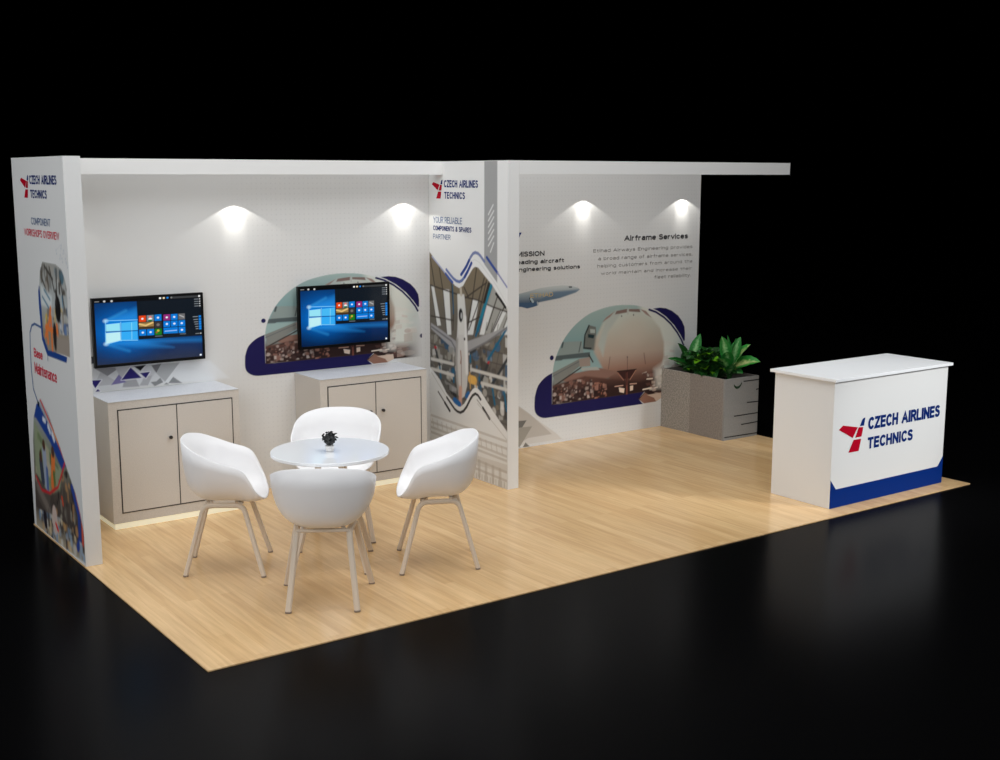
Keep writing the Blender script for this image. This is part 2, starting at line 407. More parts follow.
keepclip = np.clip(.5-cv.sd(photo)/cv.cell, 0, 1)
fade = np.clip((cv.U-5.98)/.17, 0, 1)*np.clip((.95-cv.V)/.25, 0, 1)
cv.clip = keepclip*(1-.9*fade)
zt = 1.21
cv.poly(photo, [(1.2, (140, 158, 154)), (.9, (112, 140, 142)), (.65, (128, 152, 152)), (.5, (90, 80, 74)), (.3, (46, 32, 30))])
# terminal building and jet bridge on the left
cv.poly([(4.629,0.916),(4.850,0.907),(4.876,0.767),(4.574,0.766),(4.573,0.812)], (122, 134, 132))
cv.poly([(4.539,0.796),(4.946,0.798),(4.947,0.752),(4.631,0.757),(4.540,0.715)], (72, 82, 84))
cv.line([(4.838,0.899),(4.816,0.809)], .01, (60, 66, 68))
cv.line([(4.629,0.907),(4.618,0.871)], .02, (60, 70, 72))
cv.poly([(4.930,1.048),(5.013,1.024),(5.030,0.801),(4.875,0.832),(4.879,0.914)], (96, 100, 96))
cv.line([(4.930,1.043),(4.884,0.960),(4.872,0.841),(4.957,0.830)], .016, (34, 40, 42))
cv.poly([(4.920,0.966),(4.997,0.951),(4.986,0.920),(4.920,0.934)], (26, 44, 48))
cv.poly([(4.942,1.011),(5.002,1.002),(5.003,0.969),(4.949,0.973)], (150, 158, 154))
cv.poly([(5.547,1.240),(6.331,1.195),(6.363,0.401),(5.852,0.431),(5.557,0.862)], (186, 188, 180), soft=.08)
# the white fuselage seen from the front
hull = [(4.994,0.794),(5.015,0.931),(5.097,1.055),(5.252,1.128),(5.387,1.166),(5.549,1.137),(5.704,1.060),(5.810,0.957),(5.866,0.818),(5.870,0.682),(5.835,0.569),(5.721,0.483),(5.568,0.440),(5.392,0.438),(5.242,0.481),(5.143,0.557),(5.080,0.666)]
cv.poly(hull, [(1.19, (170, 180, 174)), (1.05, (172, 174, 164)), (.9, (166, 159, 147)), (.75, (158, 142, 129)), (.62, (136, 106, 92)), (.52, (88, 62, 54)), (.45, (60, 40, 36))], soft=.03)
cv.ell([(5.479,0.962)][0], .16, .14, (174, 164, 152), soft=.12, alpha=.45)
cv.poly([(5.040,0.855),(5.132,1.099),(5.264,1.164),(5.326,1.142),(5.159,0.967),(5.103,0.748)], (158, 164, 158), soft=.03)
# cockpit windows
for p in ([(5.240,1.124),(5.258,1.155),(5.387,1.168),(5.387,1.133)], [(5.409,1.164),(5.543,1.156),(5.556,1.125),(5.410,1.141)]):
    cv.poly(p, (112, 92, 86))
for p in ([(5.085,1.060),(5.132,1.103),(5.240,1.156),(5.180,1.105)], [(5.549,1.156),(5.625,1.132),(5.704,1.060),(5.626,1.099)]):
    cv.poly(p, (134, 112, 104))
cv.line([(5.393,1.175),(5.400,1.118)], .008, (150, 146, 142))
for p in ([(5.320,1.105),(5.324,1.102)], [(5.469,1.108),(5.471,1.102)], [(5.401,0.715),(5.403,0.709)]): cv.line(p, .012, (70, 70, 70))
for p in ([(5.188,0.731),(5.172,0.620)], [(5.403,0.708),(5.406,0.589)], [(5.611,0.733),(5.633,0.626)]): cv.line(p, .006, (78, 58, 54))
# lower belly, wing and engine
cv.poly([(4.507,0.600),(5.069,0.639),(5.289,0.581),(5.071,0.508),(4.774,0.519)], (120, 92, 82), soft=.01)
cv.poly([(4.511,0.753),(4.829,0.744),(4.633,0.652),(4.513,0.581)], (132, 154, 152), soft=.01)
cv.poly([(4.512,0.645),(4.817,0.745),(4.830,0.679),(4.542,0.523)], (112, 114, 110))
cv.line([(4.513,0.613),(4.829,0.725)], .006, (78, 84, 84))
cv.line([(4.542,0.528),(4.842,0.664)], .014, (56, 50, 48))
cv.poly([(4.817,0.745),(4.947,0.752),(4.954,0.668),(4.830,0.670)], (134, 122, 114))
cv.poly([(4.842,0.660),(5.032,0.652),(5.069,0.620),(4.854,0.636)], (150, 152, 146))
cv.line([(4.935,0.772),(4.983,0.703)], .014, (40, 36, 36))
grd = [(4.508,0.527),(4.890,0.581),(5.568,0.459),(5.759,0.498),(5.879,0.409),(5.831,0.276),(5.622,0.357),(4.510,0.353)]
cv.poly(grd, [(.55, (84, 58, 50)), (.45, (48, 32, 30)), (.3, (38, 25, 24))], soft=.02)
cv.specks([(4.508,0.499),(4.738,0.559),(4.974,0.545),(5.001,0.374),(4.510,0.353)], 150, .014, [(146, 130, 122), (60, 44, 42), (166, 152, 146), (36, 28, 28), (122, 90, 80), (96, 80, 74)])
cv.specks([(4.975,0.508),(5.144,0.510),(5.172,0.347),(4.978,0.358)], 40, .012, [(130, 84, 70), (36, 22, 22), (150, 110, 96)])
cv.specks([(5.566,0.536),(5.873,0.604),(5.883,0.271),(5.699,0.359)], 50, .013, [(170, 150, 138), (120, 90, 80), (80, 56, 50), (184, 174, 164)], asp=1.8)
cv.blur(keepclip)
# nose gear
cv.poly([(5.277,0.587),(5.520,0.588),(5.440,0.505),(5.359,0.508)], (56, 34, 32))
cv.line([(5.279,0.587),(5.520,0.586)], .008, (30, 20, 20))
cv.line([(5.289,0.571),(5.359,0.498)], .009, (140, 98, 84)); cv.line([(5.514,0.579),(5.441,0.495)], .009, (150, 108, 92))
cv.line([(5.399,0.561),(5.404,0.360)], .02, (108, 64, 54)); cv.line([(5.398,0.580),(5.402,0.447)], .009, (44, 26, 26))
cv.poly([(5.303,0.433),(5.374,0.416),(5.368,0.373),(5.312,0.389)], (206, 186, 170)); cv.poly([(5.442,0.433),(5.482,0.434),(5.481,0.391),(5.443,0.385)], (200, 178, 160))
cv.line([(5.255,0.447),(5.354,0.447)], .01, (176, 140, 124)); cv.line([(5.442,0.452),(5.524,0.449)], .01, (176, 140, 124))
for q in ([(5.608,0.382),(5.711,0.387)], [(5.762,0.383),(5.795,0.386)], [(5.656,0.479),(5.727,0.477)]): cv.line(q, .013, (206, 192, 178))
cv.poly([(5.744,0.567),(5.853,0.616),(5.861,0.371),(5.776,0.380)], (186, 182, 174), soft=.06, alpha=.8)
cv.poly([(5.566,0.295),(5.634,0.351),(5.752,0.285),(5.780,0.248),(5.612,0.246)], (124, 90, 76))
cv.poly([(5.661,0.324),(5.842,0.329),(5.851,0.265),(5.779,0.251),(5.752,0.287)], (178, 158, 142))
# building and apron at the far right, washed out
cv.specks([(5.865,0.838),(6.105,0.770),(6.122,0.305),(5.883,0.291)], 26, .03, [(176, 160, 150), (190, 184, 176), (150, 128, 118), (196, 192, 186)], alpha=.5, asp=2.2)
cv.clip = None
cv.gain = 1.45
cv.poly([(5.714,1.149),(5.804,1.153),(5.882,1.142),(5.961,1.112),(6.042,1.062),(6.097,1.005),(6.132,0.944),(6.141,0.885),(6.141,0.816),(6.128,0.805),(6.074,0.880),(5.992,0.973),(5.884,1.062),(5.779,1.122)], nav)
cv.line([(5.666,1.142),(5.753,1.114),(5.858,1.057),(5.952,0.986),(6.034,0.902),(6.097,0.820),(6.125,0.768)], .02, nav)
cv.clip = None
mural_r = cv.mesh('printed_mural', PLBACK)
obj('printed_mural', mural_r, M['print'], wb)
ku, kv = .8434, .771
mural_l = cv.mesh('printed_mural', PLBACK, f=lambda u, v: (1.576+(u-4.314)*ku, .891+(v-.245)*kv))
obj('printed_mural', mural_l, M['print'], wb)

# triangles low on the back wall
cv = Canvas(.15, 1.75, .86, 1.32, .005, WALL); cv.gain = 1.5
cv.poly([(0.424,1.084),(1.073,1.045),(0.926,0.908),(0.413,0.887)], (178, 180, 182), alpha=.9)
cv.poly([(1.073,1.051),(1.294,1.044),(1.448,0.895),(1.314,0.889),(0.926,0.905)], (192, 195, 198), soft=.02, alpha=.7)
for p, c in (([(0.446,1.064),(0.637,1.053),(0.538,0.995)], (120, 120, 124)), ([(0.590,1.069),(0.747,1.055),(0.633,0.968)], (158, 158, 162)),
             ([(0.492,1.030),(0.631,0.932),(0.439,0.933)], (160, 161, 164)), ([(0.656,0.954),(0.742,0.957),(0.764,0.900),(0.642,0.906)], (140, 141, 144)),
             ([(0.845,1.044),(0.933,1.051),(0.892,0.985)], (98, 98, 100)), ([(0.933,1.051),(1.066,1.045),(0.952,0.915),(0.892,0.983)], (150, 152, 154)),
             ([(0.814,1.049),(0.858,1.043),(0.886,0.993),(0.820,0.900),(0.779,0.954)], (170, 171, 174)), ([(0.804,0.964),(0.860,0.971),(0.826,0.902),(0.764,0.906)], (150, 151, 154)),
             ([(0.846,0.923),(0.889,0.925),(0.918,0.948),(0.939,0.913),(0.875,0.891)], (116, 118, 120)), ([(0.977,0.903),(1.014,0.946),(1.081,0.893)], (118, 120, 122)),
             ([(0.945,0.895),(0.962,0.909),(0.983,0.893)], (118, 120, 122)), ([(0.427,1.144),(0.457,1.141),(0.454,1.100),(0.424,1.084)], (70, 70, 74)),
             ([(0.728,1.049),(0.818,1.051),(0.775,1.011)], (14, 14, 20)), ([(0.620,1.000),(0.562,0.930),(0.670,0.940)], (104, 98, 140))):
    cv.poly(p, c)
for p in ([(0.707,1.044),(0.636,0.959),(0.784,0.960)], [(0.771,0.996),(0.845,0.998),(0.813,0.954)], [(0.418,0.977),(0.496,0.973),(0.450,0.917)], [(0.468,0.912),(0.449,0.893),(0.484,0.893)], [(0.423,1.072),(0.433,1.074),(0.429,1.048),(0.422,1.046)]):
    cv.line(p+[p[0]], .012, (206, 207, 210), alpha=.6); cv.poly(p, (36, 30, 92))
obj('printed_triangles', cv.mesh('t', PLBACK), M['print'], wb)
cv = Canvas(3.9, 4.75, .005, .62, .005, WALL); cv.gain = 1.6
cv.poly([(4.107,0.397),(4.558,0.090),(4.629,0.025),(4.109,0.028)], (160, 152, 142), soft=.01, alpha=.5)
cv.poly([(4.107,0.406),(4.262,0.299),(4.512,0.086),(4.241,0.083),(4.109,0.028)], (140, 133, 124), alpha=.6)
cv.poly([(4.108,0.252),(4.225,0.246),(4.141,0.143),(4.108,0.145)], (92, 90, 86)); cv.poly([(4.108,0.190),(4.287,0.185),(4.147,0.009),(4.109,0.028)], (128, 124, 116))
cv.poly([(4.184,0.007),(4.214,0.047),(4.237,0.025),(4.271,-0.003)], (100, 98, 92)); cv.poly([(4.109,0.000),(4.153,0.008),(4.181,-0.002),(4.153,-0.007)], (100, 98, 92))
obj('printed_triangles', cv.mesh('t', PLBACK), M['print'], wb)

# airliner print and lettering on the right bay
cv = Canvas(4.0, 4.95, 1.20, 1.52, .004, WALL); cv.gain = 1.5
cv.poly([(4.067,1.364),(4.368,1.414),(4.515,1.423),(4.619,1.425),(4.724,1.414),(4.801,1.393),(4.818,1.376),(4.771,1.354),(4.590,1.315),(4.355,1.291),(4.253,1.279),(4.068,1.273)], [(1.5, (180, 184, 180)), (1.41, (164, 170, 170)), (1.36, (128, 140, 146)), (1.30, (74, 88, 104))])
cv.poly([(4.068,1.273),(4.136,1.298),(4.239,1.294),(4.347,1.294),(4.349,1.264),(4.289,1.251),(4.225,1.243),(4.167,1.259)], (58, 80, 106))
cv.poly([(4.515,1.374),(4.808,1.378),(4.771,1.356),(4.590,1.315),(4.355,1.291),(4.383,1.318)], (78, 98, 118), soft=.02, alpha=.8)
cv.poly([(4.687,1.412),(4.724,1.411),(4.728,1.399),(4.694,1.400)], (50, 56, 62))
cv.line([(4.253,1.331),(4.265,1.301)], .012, (30, 36, 44)); cv.line([(4.267,1.324),(4.289,1.298)], .02, (150, 164, 170)); cv.line([(4.337,1.291),(4.343,1.268)], .012, (150, 160, 160))
obj('printed_airliner', cv.mesh('a', PLBACK), M['print'], wb)
tb = bmesh.new()
for t, q, mi, bo in (("MISSION", [(4.108,1.696),(4.412,1.738)], 0, .012), ("leading aircraft", [(4.100,1.631),(4.632,1.666)], 0, .012), ("engineering solutions", [(4.092,1.568),(4.816,1.601)], 0, .012),
                 ("Airframe Services", [(5.338,1.797),(6.144,1.845)], 0, .014),
                 ("Etihad Airways Engineering provides", [(4.969,1.704),(6.207,1.730)], 1, 0), ("a broad range of airframe services,", [(5.029,1.631),(6.210,1.658)], 1, 0),
                 ("helping customers from around the", [(5.018,1.565),(6.212,1.590)], 1, 0), ("world maintain and increase their", [(5.064,1.497),(6.208,1.521)], 1, 0),
                 ("fleet reliability.", [(5.723,1.430),(6.196,1.458)], 1, 0), ("ETIHAD", [(4.260,1.334),(4.511,1.371)], 2, .02)):
    put_text(tb, PLBACK, t, q, mi, (.225, .135, .15)[mi], .0022, .2, (1.05, 1.14, 1)[mi])
put_poly(tb, PLBACK, [(4.115,1.905),(4.161,1.905),(4.136,1.864),(4.122,1.864)], 3, d=.002)
obj('lettering', tb, [M['dark'], M['greytext'], M['gold'], M['navy']], wb)

# ------------------------------------------------------------------ logo lockup
LT = [(4.868,0.580)][0]; LR = [(6.070,0.636),(5.740,0.390)]
LOGO_RED = [[(4.867,0.580),(4.911,0.607),(5.079,0.575),(5.027,0.501)], [(5.089,0.573),(5.142,0.569),(5.127,0.500),(5.055,0.499)], [(5.038,0.485),(5.124,0.483),(5.102,0.394),(4.985,0.395)]]
LOGO_BLUE = [(5.102,0.580),(5.127,0.627),(5.144,0.637),(5.161,0.638),(5.149,0.579)]
LOGO_T1 = [(5.198,0.541),(6.071,0.634)]; LOGO_T2 = [(5.202,0.395),(5.743,0.482)]
def lockup(bm, pl, left, right_top, right_bot, d, wt=.19):
    """left tip, top right of the first line, bottom right of the second line"""
    su = (right_top[0]-left[0])/(LR[0][0]-LT[0]); sv = (right_top[1]-right_bot[1])/(LR[0][1]-LR[1][1])
    f = lambda p: (left[0]+(p[0]-LT[0])*su, right_top[1]+(p[1]-LR[0][1])*sv)
    for r in LOGO_RED: put_poly(bm, pl, [f(p) for p in r], 1, d)
    put_poly(bm, pl, [f(p) for p in LOGO_BLUE], 0, d)
    put_text(bm, pl, 'CZECH AIRLINES', [f(p) for p in LOGO_T1], 0, wt, d, .3)
    put_text(bm, pl, 'TECHNICS', [f(p) for p in LOGO_T2], 0, wt, d, .3)

# ------------------------------------------------------------------ left wall, outer face
lb = bmesh.new()
q = [(-0.957,2.365),(-0.144,2.389),(-0.376,2.243)]; lockup(lb, PLLEFT, q[0], q[1], q[2], .002)
put_text(lb, PLLEFT, 'COMPONENT', [(-0.750,2.078),(-0.324,2.124)], 3, .14, .002)
put_text(lb, PLLEFT, 'WORKSHOPS OVERVIEW', [(-0.938,2.002),(-0.154,2.049)], 2, .16, .002)
put_text(lb, PLLEFT, 'Base', [(-0.888,1.207),(-0.687,1.268)], 2, .2, .002)
put_text(lb, PLLEFT, 'Maintenance', [(-0.894,1.097),(-0.387,1.173)], 2, .16, .002)
obj('lettering', lb, [M['navy'], M['red'], M['redtext'], M['bluegrey']], wl)
FR = (227, 228, 227)
cv = Canvas(-1.10, -.008, .6, 2.0, .006, FR); cv.gain = 1.15
ph = [(-0.554,1.853),(-0.273,1.854),(-0.152,1.830),(-0.087,1.773),(-0.064,1.713),(-0.075,1.302),(-0.543,1.289),(-0.641,1.372),(-0.641,1.548),(-0.661,1.689),(-0.626,1.790)]
cv.poly([(-0.668,1.694),(-0.640,1.674),(-0.636,1.395),(-0.530,1.296),(-0.136,1.295),(-0.155,1.256),(-0.570,1.252),(-0.674,1.346),(-0.697,1.566),(-0.692,1.654)], (30, 64, 130))
cv.line([(-0.669,1.422),(-0.828,1.431),(-0.902,1.412),(-0.956,1.361),(-0.975,1.244),(-0.982,1.105),(-0.961,0.980),(-0.850,0.887)], .016, (52, 84, 132))
cv.line([(-0.561,1.260),(-0.569,1.223)], .01, (52, 84, 132))
cv.clip = np.clip(.5-cv.sd(ph)/cv.cell, 0, 1)
cv.poly(ph, [(1.95, (140, 136, 128)), (1.6, (170, 176, 176)), (1.4, (140, 130, 110)), (1.2, (150, 140, 130))])
cv.specks([(-0.631,1.854),(0.017,1.810),(-0.009,1.676),(-0.668,1.656)], 40, .05, [(90, 82, 72), (160, 156, 148), (60, 54, 48), (196, 196, 192), (40, 90, 110)], asp=.5)
for p in ([(-0.579,1.739),(-0.467,1.639)], [(-0.408,1.825),(-0.327,1.682)], [(-0.261,1.823),(-0.278,1.654)], [(-0.521,1.829),(-0.349,1.755)], [(-0.185,1.756),(-0.127,1.573)]): cv.line(p, .02, (60, 56, 50))
cv.poly([(-0.626,1.703),(-0.391,1.645),(-0.407,1.569),(-0.636,1.571)], (200, 206, 206), soft=.03)
for p in ([(-0.604,1.628),(-0.464,1.564)], [(-0.555,1.676),(-0.433,1.621)], [(-0.169,1.663),(-0.156,1.550)]): cv.line(p, .015, (50, 110, 140))
cv.specks([(-0.641,1.548),(-0.076,1.599),(-0.056,1.435),(-0.636,1.395)], 40, .04, [(180, 180, 176), (90, 84, 76), (60, 100, 140), (200, 170, 70), (120, 110, 96)], asp=.6)
cv.ell([(-0.273,1.576)][0], .06, .085, (26, 24, 24)); cv.line([(-0.298,1.685),(-0.295,1.611)], .03, (50, 46, 44))
for p in ([(-0.434,1.567),(-0.473,1.488),(-0.581,1.378)], [(-0.438,1.513),(-0.444,1.306)], [(-0.569,1.435),(-0.325,1.427)], [(-0.535,1.449),(-0.532,1.340)], [(-0.316,1.471),(-0.302,1.366)]): cv.line(p, .034, (216, 118, 60))
cv.ell([(-0.369,1.396)][0], .04, .09, (40, 36, 36))
cv.poly([(-0.330,1.405),(-0.053,1.414),(-0.075,1.302),(-0.353,1.295)], (150, 140, 130), soft=.03)
cv.specks([(-0.258,1.487),(-0.060,1.507),(-0.074,1.433),(-0.272,1.422)], 14, .03, [(60, 110, 170), (200, 200, 200), (50, 70, 110)], asp=.6)
cv.clip = None
for k in range(26):
    p = [(-0.237,1.939),(-0.141,1.974),(-0.094,1.946),(-0.164,1.912),(-0.062,1.897),(0.009,1.941),(0.008,1.850),(0.007,1.759),(-0.014,1.686),(0.007,1.586),(0.024,1.811),(-0.040,1.868),(-0.122,1.894)][k % 13]
    cv.ell((p[0]+.01*(k % 3), p[1]-.02*(k % 2)), .007, .007, (170, 178, 190), alpha=.6)
for p in ([(-0.237,1.939),(-0.141,1.974),(-0.094,1.944),(-0.024,1.914)], [(-0.141,1.974),(-0.140,1.893)], [(-0.062,1.897),(0.008,1.850),(0.007,1.759)], [(-0.020,1.706),(0.007,1.586)]): cv.line(p, .004, (186, 192, 200), alpha=.6)
for _ in range(2): cv.blur(cv.clip if cv.clip is not None else np.clip(.5-cv.sd(ph)/cv.cell, 0, 1))
obj('printed_picture', cv.mesh('p', PLLEFT), M['print'], wl)
cv = Canvas(-1.10, -.006, .006, 1.02, .006, FR); cv.gain = 1.15
arc = [(-0.870,0.905),(-0.920,0.877),(-1.003,0.782),(-1.054,0.614),(-1.105,0.011),(-1.073,-0.010),(0.007,0.021),(0.007,0.188),(-0.057,0.332),(-0.137,0.448),(-0.318,0.598),(-0.485,0.742),(-0.639,0.867),(-0.765,0.927),(-0.810,0.937)]
cv.clip = np.clip(.5-cv.sd(arc)/cv.cell, 0, 1)
cv.poly(arc, [(1, (170, 176, 186)), (.6, (120, 124, 110)), (.4, (86, 76, 68)), (.15, (70, 62, 58)), (0, (170, 160, 140))])
cv.poly([(-0.995,0.762),(-0.907,0.722),(-0.543,0.573),(-0.395,0.537),(-0.469,0.390),(-0.813,0.281),(-1.043,0.337)], (140, 150, 122), soft=.03)
cv.specks([(-1.003,0.726),(-0.441,0.528),(-0.469,0.390),(-1.060,0.263)], 24, .05, [(104, 128, 76), (150, 160, 110), (70, 90, 50), (180, 170, 150)], asp=.8)
cv.poly([(-0.918,0.884),(-0.865,0.905),(-0.413,0.664),(-0.300,0.582),(-0.395,0.537),(-0.634,0.676),(-0.941,0.785),(-0.990,0.784)], (34, 66, 140))
cv.line([(-0.788,0.931),(-0.608,0.800),(-0.371,0.659),(-0.222,0.546)], .03, (208, 212, 220)); cv.line([(-0.811,0.934),(-0.567,0.781),(-0.297,0.595)], .022, (190, 50, 44))
cv.poly([(-0.608,0.800),(-0.526,0.761),(-0.408,0.691),(-0.491,0.715)], (210, 130, 60)); 
for q in ([(-0.768,0.806),(-0.723,0.801)], [(-0.658,0.778),(-0.620,0.745)], [(-0.575,0.739),(-0.537,0.707)]): cv.line(q, .035, (210, 216, 226))
# figures
for top, bot, c in (([(-0.794,0.586)], [(-0.776,0.344)], (150, 160, 180)), ([(-0.587,0.578)], [(-0.628,0.382)], (214, 116, 60)), ([(-0.886,0.493)], [(-0.864,0.374)], (60, 66, 80))):
    cv.line(top+bot, .085, c); cv.ell((top[0][0], top[0][1]+.04), .035, .04, (80, 56, 44))
cv.line([(-0.749,0.466),(-0.753,0.342)], .05, (84, 104, 150)); cv.line([(-0.587,0.472),(-0.581,0.392)], .05, (96, 110, 60))
# engine
cv.poly([(-1.030,0.395),(-0.849,0.336),(-0.713,0.310),(-0.695,0.178),(-0.820,0.142),(-0.999,0.206),(-1.034,0.268)], (86, 78, 72)); cv.line([(-1.002,0.303),(-0.741,0.181)], .07, (116, 106, 98), soft=.03)
cv.specks([(-0.707,0.339),(-0.305,0.555),(-0.154,0.470),(-0.059,0.319),(-0.101,0.096),(-0.409,0.037),(-0.655,0.146)], 90, .032, [(40, 36, 36), (110, 104, 96), (150, 144, 130), (70, 66, 60), (170, 130, 90)], asp=.6)
for k in range(9):
    cv.line([(p[0]-.028*k, p[1]-.035*k) for p in [(-0.661,0.335),(-0.619,0.209),(-0.518,0.151)]], .008, (44, 40, 40))
cv.line([(-1.037,0.366),(-0.906,0.296),(-0.711,0.317),(-0.512,0.400),(-0.317,0.604)], .02, (190, 40, 48)); cv.line([(-0.435,0.344),(-0.420,0.308)], .03, (200, 76, 50))
cv.line([(-0.197,0.461),(-0.082,0.307),(-0.091,0.151),(-0.144,0.085)], .055, (44, 66, 140)); cv.line([(-0.118,0.439),(-0.023,0.295),(-0.033,0.133)], .035, (206, 84, 70))
cv.specks([(-1.065,0.134),(-0.509,0.194),(0.006,0.124),(0.007,0.021),(-1.073,-0.010)], 80, .035, [(196, 176, 140), (150, 170, 190), (110, 140, 170), (200, 196, 186), (60, 54, 54), (190, 150, 100)], asp=.8)
cv.line([(-0.870,0.130),(-0.859,0.070)], .07, (40, 36, 44)); cv.ell([(-0.631,0.151)][0], .06, .1, (196, 176, 166)); cv.line([(-0.613,0.129),(-0.574,0.097)], .03, (206, 40, 36))
for _ in range(2): cv.blur(cv.clip if cv.clip is not None else np.clip(.5-cv.sd(ph)/cv.cell, 0, 1))
obj('printed_picture', cv.mesh('p', PLLEFT), M['print'], wl)

# ------------------------------------------------------------------ middle wall, left face
pb = bmesh.new()
q = [(-1.048,2.322),(-0.391,2.354),(-0.570,2.204)]; lockup(pb, PLPART, q[0], q[1], q[2], .0025)
put_text(pb, PLPART, 'YOUR RELIABLE', [(-1.032,2.011),(-0.612,2.062)], 2, .13, .0025)
put_text(pb, PLPART, 'COMPONENTS & SPARES', [(-1.032,1.951),(-0.483,1.990)], 0, .19, .0025, .28)
put_text(pb, PLPART, 'PARTNER', [(-1.034,1.882),(-0.778,1.923)], 2, .13, .0025)
obj('lettering', pb, [M['navy'], M['red'], M['bluegrey']], wp)
cv = Canvas(-YB+.003, -.006, .006, H-.003, .006, FR, 1.0); cv.gain = 1.25
band = [(-0.306,2.579),(-0.138,2.576),(-0.138,1.587),(-0.310,1.719)]
cv.gain = 1.18
cv.poly([(-0.306,2.579),(-0.137,2.576),(-0.138,1.587),(-0.310,1.719)], (148, 149, 149))
for k in range(7):
    a = (535, 418+53.3*k) if k < 6 else (552, 735); c2 = (577, 335+53.6*k)
    P0 = [(-0.254,2.097),(-0.254,2.050),(-0.254,2.003),(-0.254,1.955),(-0.254,1.908),(-0.254,1.860),(-0.227,1.815)][k]; P1 = [(-0.191,2.172),(-0.184,2.127),(-0.184,2.080),(-0.184,2.032),(-0.184,1.985),(-0.184,1.937),(-0.184,1.886)][k]
    cv.line([P0, P1], .012, (200, 201, 201))
hang = [(-1.093,1.775),(-0.948,1.674),(-0.775,1.561),(-0.717,1.524),(-0.656,1.509),(-0.604,1.531),(-0.555,1.586),(-0.487,1.656),(-0.455,1.683),(-0.431,1.692),(-0.390,1.687),(-0.215,1.574),(0.002,1.392),(0.006,0.448),(-0.009,0.455),(-0.117,0.530),(-0.277,0.649),(-0.356,0.714),(-0.404,0.735),(-0.439,0.736),(-0.474,0.717),(-0.514,0.677),(-0.588,0.586),(-0.639,0.554),(-0.668,0.547),(-0.722,0.560),(-0.849,0.628),(-0.956,0.733),(-1.109,0.824)]
cv.clip = np.clip(.5-cv.sd(hang)/cv.cell, 0, 1)
cv.poly(hang, [(1.95, (112, 100, 80)), (1.5, (112, 102, 85)), (1.25, (96, 92, 84)), (1.0, (104, 98, 90)), (.8, (82, 82, 80)), (.4, (100, 96, 90))])
cv.poly([(-0.199,1.566),(0.091,1.481),(0.092,1.215),(-0.343,1.168),(-0.278,1.396)], (150, 150, 144), soft=.03)
# roof lights, fanning upward
for p in ([(-1.079,1.502),(-1.031,1.500),(-0.928,1.184),(-0.990,1.173)], [(-0.897,1.481),(-0.801,1.484),(-0.775,1.122),(-0.840,1.115)], [(-0.681,1.460),(-0.588,1.463),(-0.589,1.369),(-0.674,1.323)],
          [(-0.472,1.435),(-0.383,1.428),(-0.465,1.155),(-0.548,1.146)], [(-0.278,1.414),(-0.191,1.403),(-0.311,1.172),(-0.383,1.164)], [(-0.090,1.385),(-0.014,1.383),(-0.152,1.189),(-0.231,1.180)], [(0.001,1.349),(0.092,1.357),(0.002,1.205),(-0.090,1.195)]):
    cv.poly(p, (204, 206, 204)); cv.line([p[0], p[3]], .01, (70, 66, 60)); 
for p in ([(-1.081,1.715),(-1.021,1.506)], [(-0.948,1.655),(-0.897,1.476)], [(-0.774,1.552),(-0.742,1.317),(-0.752,1.163)], [(-0.414,1.683),(-0.472,1.435),(-0.557,1.183)], [(-0.310,1.612),(-0.407,1.384),(-0.523,1.187)],
          [(-0.278,1.596),(-0.358,1.389),(-0.432,1.196)], [(-0.137,1.480),(-0.279,1.212)], [(-0.029,1.435),(-0.215,1.182)], [(-1.085,1.501),(-0.775,1.467),(-0.588,1.444),(-0.391,1.432),(-0.215,1.401),(0.001,1.375)],
          [(-0.572,1.436),(-0.278,1.578)], [(-0.588,1.519),(-0.522,1.440)], [(-1.080,1.247),(-0.743,1.241)], [(-0.540,1.241),(-0.375,1.304)]):
    cv.line(p, .012, (56, 50, 44))
cv.line([(-0.215,1.560),(-0.326,1.355),(-0.400,1.199)], .035, (30, 112, 136)); cv.line([(-0.754,1.525),(-0.742,1.298)], .014, (26, 80, 110)); cv.line([(-0.246,1.571),(-0.310,1.430)], .03, (44, 38, 34))
for k in range(12):
    a, b2 = [(-1.071,1.180),(-0.015,1.305)]; z = a[1]-.09*k-.05
    cv.line([(-1.1, z-.02), (-.55, z-.06), (0, z-.08)], .008, (66, 62, 58), alpha=.8)
for k in range(10):
    a = [(-0.473,1.271),(-0.531,0.824)]; du = .075*k
    cv.line([(a[0][0]+du+.05, a[0][1]), (a[0][0]-.12+du*1.0, a[0][1]-.55)], .008, (74, 70, 64), alpha=.8)
cv.specks([(-1.072,1.126),(-0.699,1.058),(-0.702,0.693),(-1.076,0.850)], 60, .035, [(150, 148, 140), (60, 56, 52), (190, 190, 186), (90, 84, 74), (40, 80, 110)], asp=.7)
cv.specks([(-0.530,1.003),(0.002,1.217),(0.004,0.549),(-0.117,0.529),(-0.348,0.702),(-0.532,0.739)], 110, .034, [(156, 154, 148), (66, 62, 58), (196, 196, 192), (94, 88, 80), (44, 92, 128), (120, 112, 98)], asp=.8)
for p in ([(-0.346,1.283),(-0.428,1.151)], [(0.002,1.267),(-0.258,0.984)], [(-0.955,0.865),(-0.936,0.747)], [(-0.749,0.837),(-0.744,0.741)], [(-0.502,1.007),(-0.503,0.933)], [(-0.205,0.785),(-0.170,0.645)], [(-0.048,0.766),(-0.013,0.618)], [(-0.384,0.822),(-0.357,0.753)]):
    cv.line(p, .022, (28, 92, 122))
for p in ([(-0.258,0.953),(-0.366,0.783)], [(0.002,1.026),(-0.205,0.795)], [(-1.023,0.999),(-0.955,0.854)], [(-0.502,1.007),(-0.438,1.035)]): cv.line(p, .026, (52, 54, 56))
for p in ([(-1.075,0.889),(-0.749,0.886)], [(-1.077,0.806),(-0.749,0.794)], [(-0.494,0.876),(-0.014,0.863)], [(-0.348,0.786),(-0.014,0.781)]): cv.line(p, .026, (190, 188, 182))
